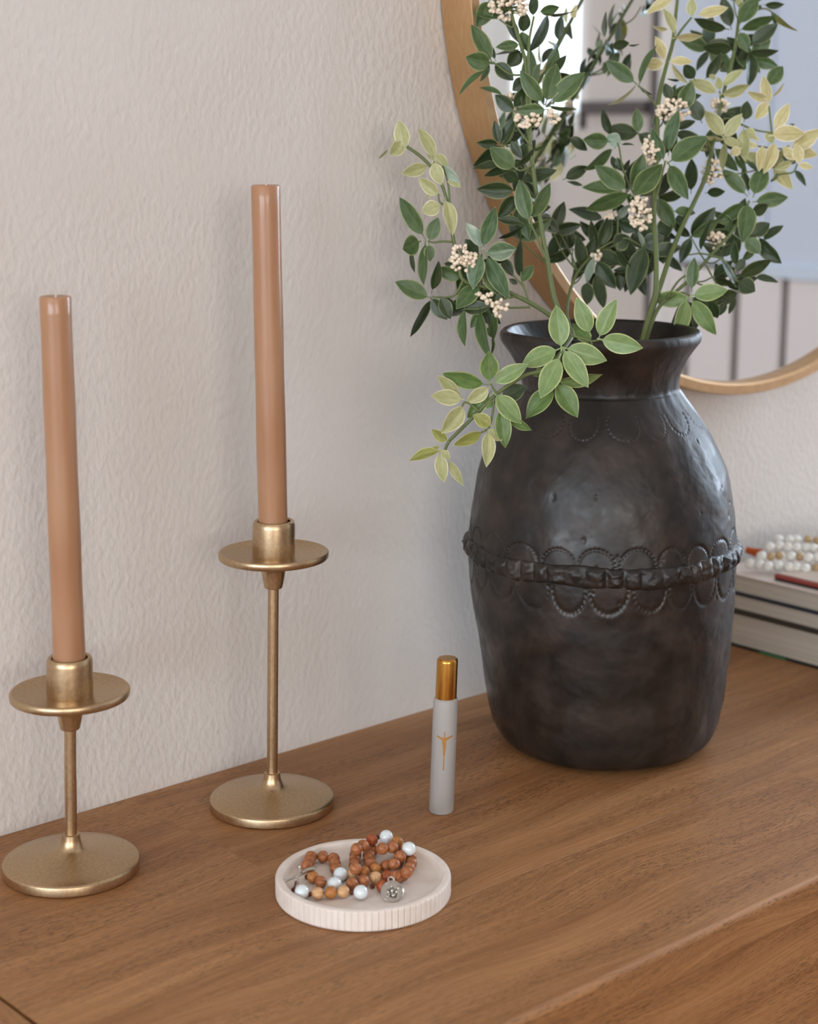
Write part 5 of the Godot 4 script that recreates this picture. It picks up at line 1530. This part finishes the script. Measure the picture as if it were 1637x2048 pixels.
func sideboard() -> void:
	var t := thing("sideboard", "long brown wooden sideboard with a planked top against the plaster wall", "sideboard")
	var th := 0.0253
	var y := TOP - th / 2.0
	part("top_plank", board(Vector3(1.56, th, 0.2891), 0.0006), M.wood0, t, Vector3(0.668, y, 0.14475))
	part("top_plank", board(Vector3(1.56, th, 0.1350), 0.0048), M.wood1, t, Vector3(0.668, y, 0.2897 + 0.0675))
	var e := part("breadboard_end", rbox(Vector3(0.4236, th, 0.12), 0.0016), M.wood2, t, Vector3(-0.1738, y, 0.2129))
	e.rotation.y = PI / 2
	var e2 := part("breadboard_end", rbox(Vector3(0.4236, th, 0.12), 0.0016), M.wood2, t, Vector3(1.5098, y, 0.2129))
	e2.rotation.y = PI / 2
	part("body", boxes([[Vector3(-0.20, 0.14, 0.012), Vector3(1.54, TOP - th - 0.0005, 0.398)]], 0.002), M.wood2, t)
	for k in 2:
		var x := 0.235 + 0.866 * k
		var d := part("drawer_front", rbox(Vector3(0.858, 0.165, 0.018), 0.002), M["wood%d" % (1 if k == 0 else 0)], t, Vector3(x, TOP - th - 0.0035 - 0.0825, 0.4085))
		part("knob", lathe([Vector2(0, 0), Vector2(0.006, 0), Vector2(0.006, 0.012), Vector2(0.013, 0.018), Vector2(0.014, 0.024), Vector2(0.010, 0.028), Vector2(0, 0.029)], 24), M.brass, d, Vector3(0, -0.01, 0.009)).rotation.x = PI / 2
		part("door", rbox(Vector3(0.858, 0.445, 0.018), 0.002), M.wood0, t, Vector3(x, 0.369, 0.4085))
	for px in [-0.16, 1.50]:
		for pz in [0.05, 0.36]:
			part("leg", lathe([Vector2(0, 0), Vector2(0.014, 0), Vector2(0.024, 0.14), Vector2(0, 0.14)], 20), M.wood2, t, Vector3(px, 0, pz))

func mirror() -> void:
	var t := thing("round_mirror", "large round wall mirror in a deep gold metal frame behind the vase", "mirror", Vector3(0.805, 1.427, 0.0))
	t.rotation.x = PI / 2
	# lathed about the wall's normal
	part("frame", lathe([Vector2(0.376, 0.002), Vector2(0.3885, 0.002), Vector2(0.3888, 0.0345), Vector2(0.3880, 0.0360), Vector2(0.3800, 0.0362), Vector2(0.3780, 0.0345), Vector2(0.3765, 0.0240), Vector2(0.376, 0.002)], 240), M.gold_frame, t)
	part("mirror_glass", lathe([Vector2(0.0, 0.018), Vector2(0.3768, 0.018), Vector2(0.3768, 0.0240), Vector2(0.0, 0.0240)], 160), M.mirror, t)
	part("backing", lathe([Vector2(0.0, 0.001), Vector2(0.3755, 0.001), Vector2(0.3755, 0.0178), Vector2(0.0, 0.0178)], 96), M.shadow_trim, t)

# ------------------------------------------------------------------ the room
func window(called: String, center: Vector3, w: float, h: float, yaw: float, c: Color, glow: float, power: float) -> void:
	# frame, muntins, panes and a sheer bright blind; local x along the wall, z into the room
	var o := Node3D.new()
	o.name = called
	add_child(o)
	o.set_meta("kind", "structure")
	o.position = center
	o.rotation.y = yaw
	var f := 0.045
	part("window_frame", boxes([[Vector3(-w / 2 - 0.05, -h / 2 - 0.05, -0.03), Vector3(-w / 2 + f, h / 2 + 0.05, 0.03)], [Vector3(w / 2 - f, -h / 2 - 0.05, -0.03), Vector3(w / 2 + 0.05, h / 2 + 0.05, 0.03)], [Vector3(-w / 2, h / 2 - f, -0.03), Vector3(w / 2, h / 2 + 0.05, 0.03)], [Vector3(-w / 2, -h / 2 - 0.05, -0.03), Vector3(w / 2, -h / 2 + f, 0.03)]], 0.004), M.trim, o)
	part("muntin", boxes([[Vector3(-0.012, -h / 2 + f, -0.02), Vector3(0.012, h / 2 - f, 0.012)]], 0.003), M.trim, o)
	var e := mat(Color(0.9, 0.9, 0.9), 0.9)
	e.emission_enabled = true
	e.emission = c
	e.emission_energy_multiplier = glow
	part("window_light_blind", boxes([[Vector3(-w / 2 + 0.01, -h / 2 + 0.01, -0.028), Vector3(w / 2 - 0.01, h / 2 - 0.01, -0.022)]], 0.001), e, o)
	var l := AreaLight3D.new()
	l.name = "daylight"
	l.area_size = Vector2(w - 0.08, h - 0.08)
	l.light_color = c
	l.light_energy = power
	l.shadow_enabled = true
	l.set("area_range", 12.0)
	l.set("area_attenuation", 2.0)
	o.add_child(l)
	l.position = Vector3(0, 0, 0.035)
	l.rotation.y = PI

func room() -> void:
	struct("wall_back", boxes([[Vector3(-4.12, 0, -0.12), Vector3(2.72, 2.62, 0)]], 0.001), M.plaster, "warm white plaster wall with fine rough texture")
	struct("floor", boxes([[Vector3(-4.12, -0.1, -0.12), Vector3(2.72, 0, 4.52)]], 0.001), M.floor)
	struct("ceiling", boxes([[Vector3(-4.12, 2.6, -0.12), Vector3(2.72, 2.7, 4.52)]], 0.001), M.ceiling)
	struct("wall_front", boxes([[Vector3(-4.12, 0, 4.4), Vector3(-3.1, 2.62, 4.52)], [Vector3(-0.9, 0, 4.4), Vector3(2.72, 2.62, 4.52)], [Vector3(-3.1, 0, 4.4), Vector3(-0.9, 1.0, 4.52)], [Vector3(-3.1, 2.3, 4.4), Vector3(-0.9, 2.62, 4.52)]], 0.001), M.paint)
	# left wall with its window opening z 0.25 .. 1.45
	struct("wall_left", boxes([[Vector3(-4.12, 0, -0.1), Vector3(-4.0, 2.62, WL.x)], [Vector3(-4.12, 0, WL.y), Vector3(-4.0, 2.62, 4.5)], [Vector3(-4.12, 0, WL.x), Vector3(-4.0, 0.95, WL.y)], [Vector3(-4.12, 2.15, WL.x), Vector3(-4.0, 2.62, WL.y)]], 0.001), M.paint)
	struct("wall_right", boxes([[Vector3(2.6, 0, -0.1), Vector3(2.72, 2.62, 0.22)], [Vector3(2.6, 0, 0.92), Vector3(2.72, 2.62, 1.90)], [Vector3(2.6, 0, 0.22), Vector3(2.72, 0.95, 0.92)], [Vector3(2.6, 2.15, 0.22), Vector3(2.72, 2.62, 0.92)], [Vector3(2.6, 0, 3.05), Vector3(2.72, 2.62, 4.5)], [Vector3(2.6, 0, 1.90), Vector3(2.72, 1.28, 3.05)], [Vector3(2.6, 2.25, 1.90), Vector3(2.72, 2.62, 3.05)]], 0.001), M.paint)
	window("window_1", Vector3(-4.05, 1.55, (WL.x + WL.y) / 2), WL.y - WL.x, 1.20, PI / 2, COOL, 2.2, LEFT_POWER)
	window("window_2", Vector3(2.65, 1.765, 2.475), 1.15, 0.97, -PI / 2, NEUTRAL, 0.9, RIGHT_POWER)
	window("window_3", Vector3(-2.0, 1.65, 4.45), 2.2, 1.3, PI, WARM, 2.0, FRONT_POWER)
	window("window_4", Vector3(2.65, 1.55, 0.57), 0.70, 1.20, -PI / 2, SKYBLUE, 1.5, SIDE_POWER)
	# a sheer white curtain beside the window, in soft folds
	var v := PackedVector3Array()
	var n := PackedVector3Array()
	var uv := PackedVector2Array()
	var idx := PackedInt32Array()
	for i in 121:
		var f := i / 120.0
		for j in 2:
			v.append(Vector3(2.50 + 0.022 * sin(f * 44.0) + 0.008 * sin(f * 19.0), 0.02 + 2.38 * j, 2.06 + 0.55 * f))
			n.append(Vector3(-1, 0, cos(f * 44.0) * 0.8).normalized())
			uv.append(Vector2(f, j))
	for i in 120:
		idx.append_array([i * 2, i * 2 + 1, i * 2 + 2, i * 2 + 2, i * 2 + 1, i * 2 + 3])
	var cu := mat(rgb(226, 222, 216), 0.9)
	cu.backlight_enabled = true
	cu.backlight = Color(0.35, 0.35, 0.35)
	var curtain := thing("curtain", "white sheer curtain hanging by the bright window, seen in the round mirror", "curtain")
	part("cloth", arrays(v, n, uv, idx), cu, curtain)
	part("rod", tube([Vector3(2.50, 2.41, 1.75), Vector3(2.50, 2.41, 3.2)], 0.012, 0.012, 12), M.shadow_trim, curtain)
	# what the mirror shows of the right wall: a pale door, its casing, grooved boards
	struct("trim_1", boxes([[Vector3(2.585, 0, 1.645), Vector3(2.599, 2.1, 1.69)]], 0.002), M.shadow_trim)
	struct("trim_2", boxes([[Vector3(2.56, 0, 1.60), Vector3(2.599, 2.12, 1.645)]], 0.003), M.trim)
	struct("trim_3", boxes([[Vector3(2.57, 1.315, 1.69), Vector3(2.599, 1.345, 1.90)]], 0.003), M.shadow_trim)
	var d := struct("door_1", boxes([[Vector3(2.578, 0, 1.02), Vector3(2.598, 2.1, 1.60)]], 0.002), M.groove)
	part("door_panel", boxes([[Vector3(2.562, 0.985, 1.50), Vector3(2.578, 2.1, 1.60)], [Vector3(2.562, 0.985, 1.36), Vector3(2.575, 2.1, 1.50)], [Vector3(2.556, 0.985, 1.325), Vector3(2.578, 2.1, 1.36)], [Vector3(2.562, 0.985, 1.02), Vector3(2.575, 2.1, 1.325)]], 0.003), M.door_blue, d)
	part("door_rail", boxes([[Vector3(2.55, 0.965, 1.02), Vector3(2.578, 0.995, 1.325)]], 0.003), M.door_edge, d)
	for k in 4:
		var z: float = [1.02, 1.28, 1.412, 1.552][k]
		var z2: float = [1.262, 1.392, 1.532, 1.60][k]
		part("door_board", boxes([[Vector3(2.562, 0.02, z), Vector3(2.578, 0.975, z2)]], 0.003), M.board, d)

const WL := Vector2(0.30, 3.70)
const COOL := Color(0.88, 0.945, 1.0)
const NEUTRAL := Color(0.90, 0.95, 1.0)
const SKYBLUE := Color(0.84, 0.92, 1.0)
const WARM := Color(1.0, 0.985, 0.965)
const LEFT_POWER := 11.5
const RIGHT_POWER := 0.5
const FRONT_POWER := 5.4
const SIDE_POWER := 4.2
const EXPOSURE := 0.79

func _ready() -> void:
	# camera
	var cam := Camera3D.new()
	cam.name = "camera"
	add_child(cam)
	cam.position = CAM
	cam.look_at(CAM + Vector3(0.64782325, -0.21890646, -0.72966088), Vector3.UP)
	var ca := CameraAttributesPhysical.new()
	ca.frustum_focal_length = 12.0 / (1024.0 / 3450.0)
	ca.frustum_focus_distance = 1.22
	ca.exposure_aperture = 4.6
	cam.attributes = ca
	cam.fov = rad_to_deg(2.0 * atan(1024.0 / 3450.0))
	cam.current = true
	# sky and exposure
	var env := Environment.new()
	var sky := Sky.new()
	var sm := PhysicalSkyMaterial.new()
	sky.sky_material = sm
	env.background_mode = Environment.BG_SKY
	env.sky = sky
	env.background_energy_multiplier = 1.0
	env.tonemap_mode = Environment.TONE_MAPPER_LINEAR
	env.tonemap_exposure = EXPOSURE
	env.sdfgi_enabled = true
	env.ssao_enabled = true
	env.ssil_enabled = true
	var we := WorldEnvironment.new()
	we.name = "surroundings"
	we.environment = env
	add_child(we)
	# surfaces
	materials()
	make_leaf_shapes()
	# the room, then the large things
	room()
	sideboard()
	mirror()
	vase()
	candlestick(Vector3(0.0079, TOP, 0.0832), 0.1003, 0.036, "shorter brass candlestick, the one farther from the vase")
	candlestick(Vector3(0.177, TOP, 0.0835), 0.1664, 0.024, "taller brass candlestick, between the short candlestick and the vase")
	taper(Vector3(0.0079, TOP + 0.1282, 0.0832) + LAT * 0.0050, 0.2575, 0.0062, "dusty pink candle in the shorter brass candlestick", 0.0)
	taper(Vector3(0.177, TOP + 0.1943, 0.0835) + LAT * 0.0046, 0.2560, -0.004, "dusty pink candle in the taller brass candlestick", 2.0)
	bottle()
	dish()
	rosary()
	books()
	# artificial branches standing in the vase
	rng.seed = 17
	var grp := "leafy branches in the vase"
	build_arching_branch(thing("leafy_branch", "leafy branch arching out of the vase towards the taller candle, with a pale green tip", "branch", BOUQUET, grp))
	build_tall_branch(thing("leafy_branch", "tall leafy branch before the gold mirror rim, white flower cluster at its top", "branch", BOUQUET, grp))
	build_drooping_branch(thing("leafy_branch", "light green branch drooping over the front of the dark vase rim, without flowers", "branch", BOUQUET, grp))
	build_central_branch(thing("leafy_branch", "central leafy branch with dense white flower clusters and a cream-edged tip", "branch", BOUQUET, grp))
	build_short_branch(thing("leafy_branch", "short branch of very dark green leaves low in the middle of the vase", "branch", BOUQUET, grp))
	build_upright_branch(thing("leafy_branch", "tall leafy branch with dark top leaves and many cream leaves, farthest from the candles", "branch", BOUQUET, grp))
	build_spreading_branch(thing("leafy_branch", "spreading branch of mid green leaves leaning away from the candles above the vase rim", "branch", BOUQUET, grp))
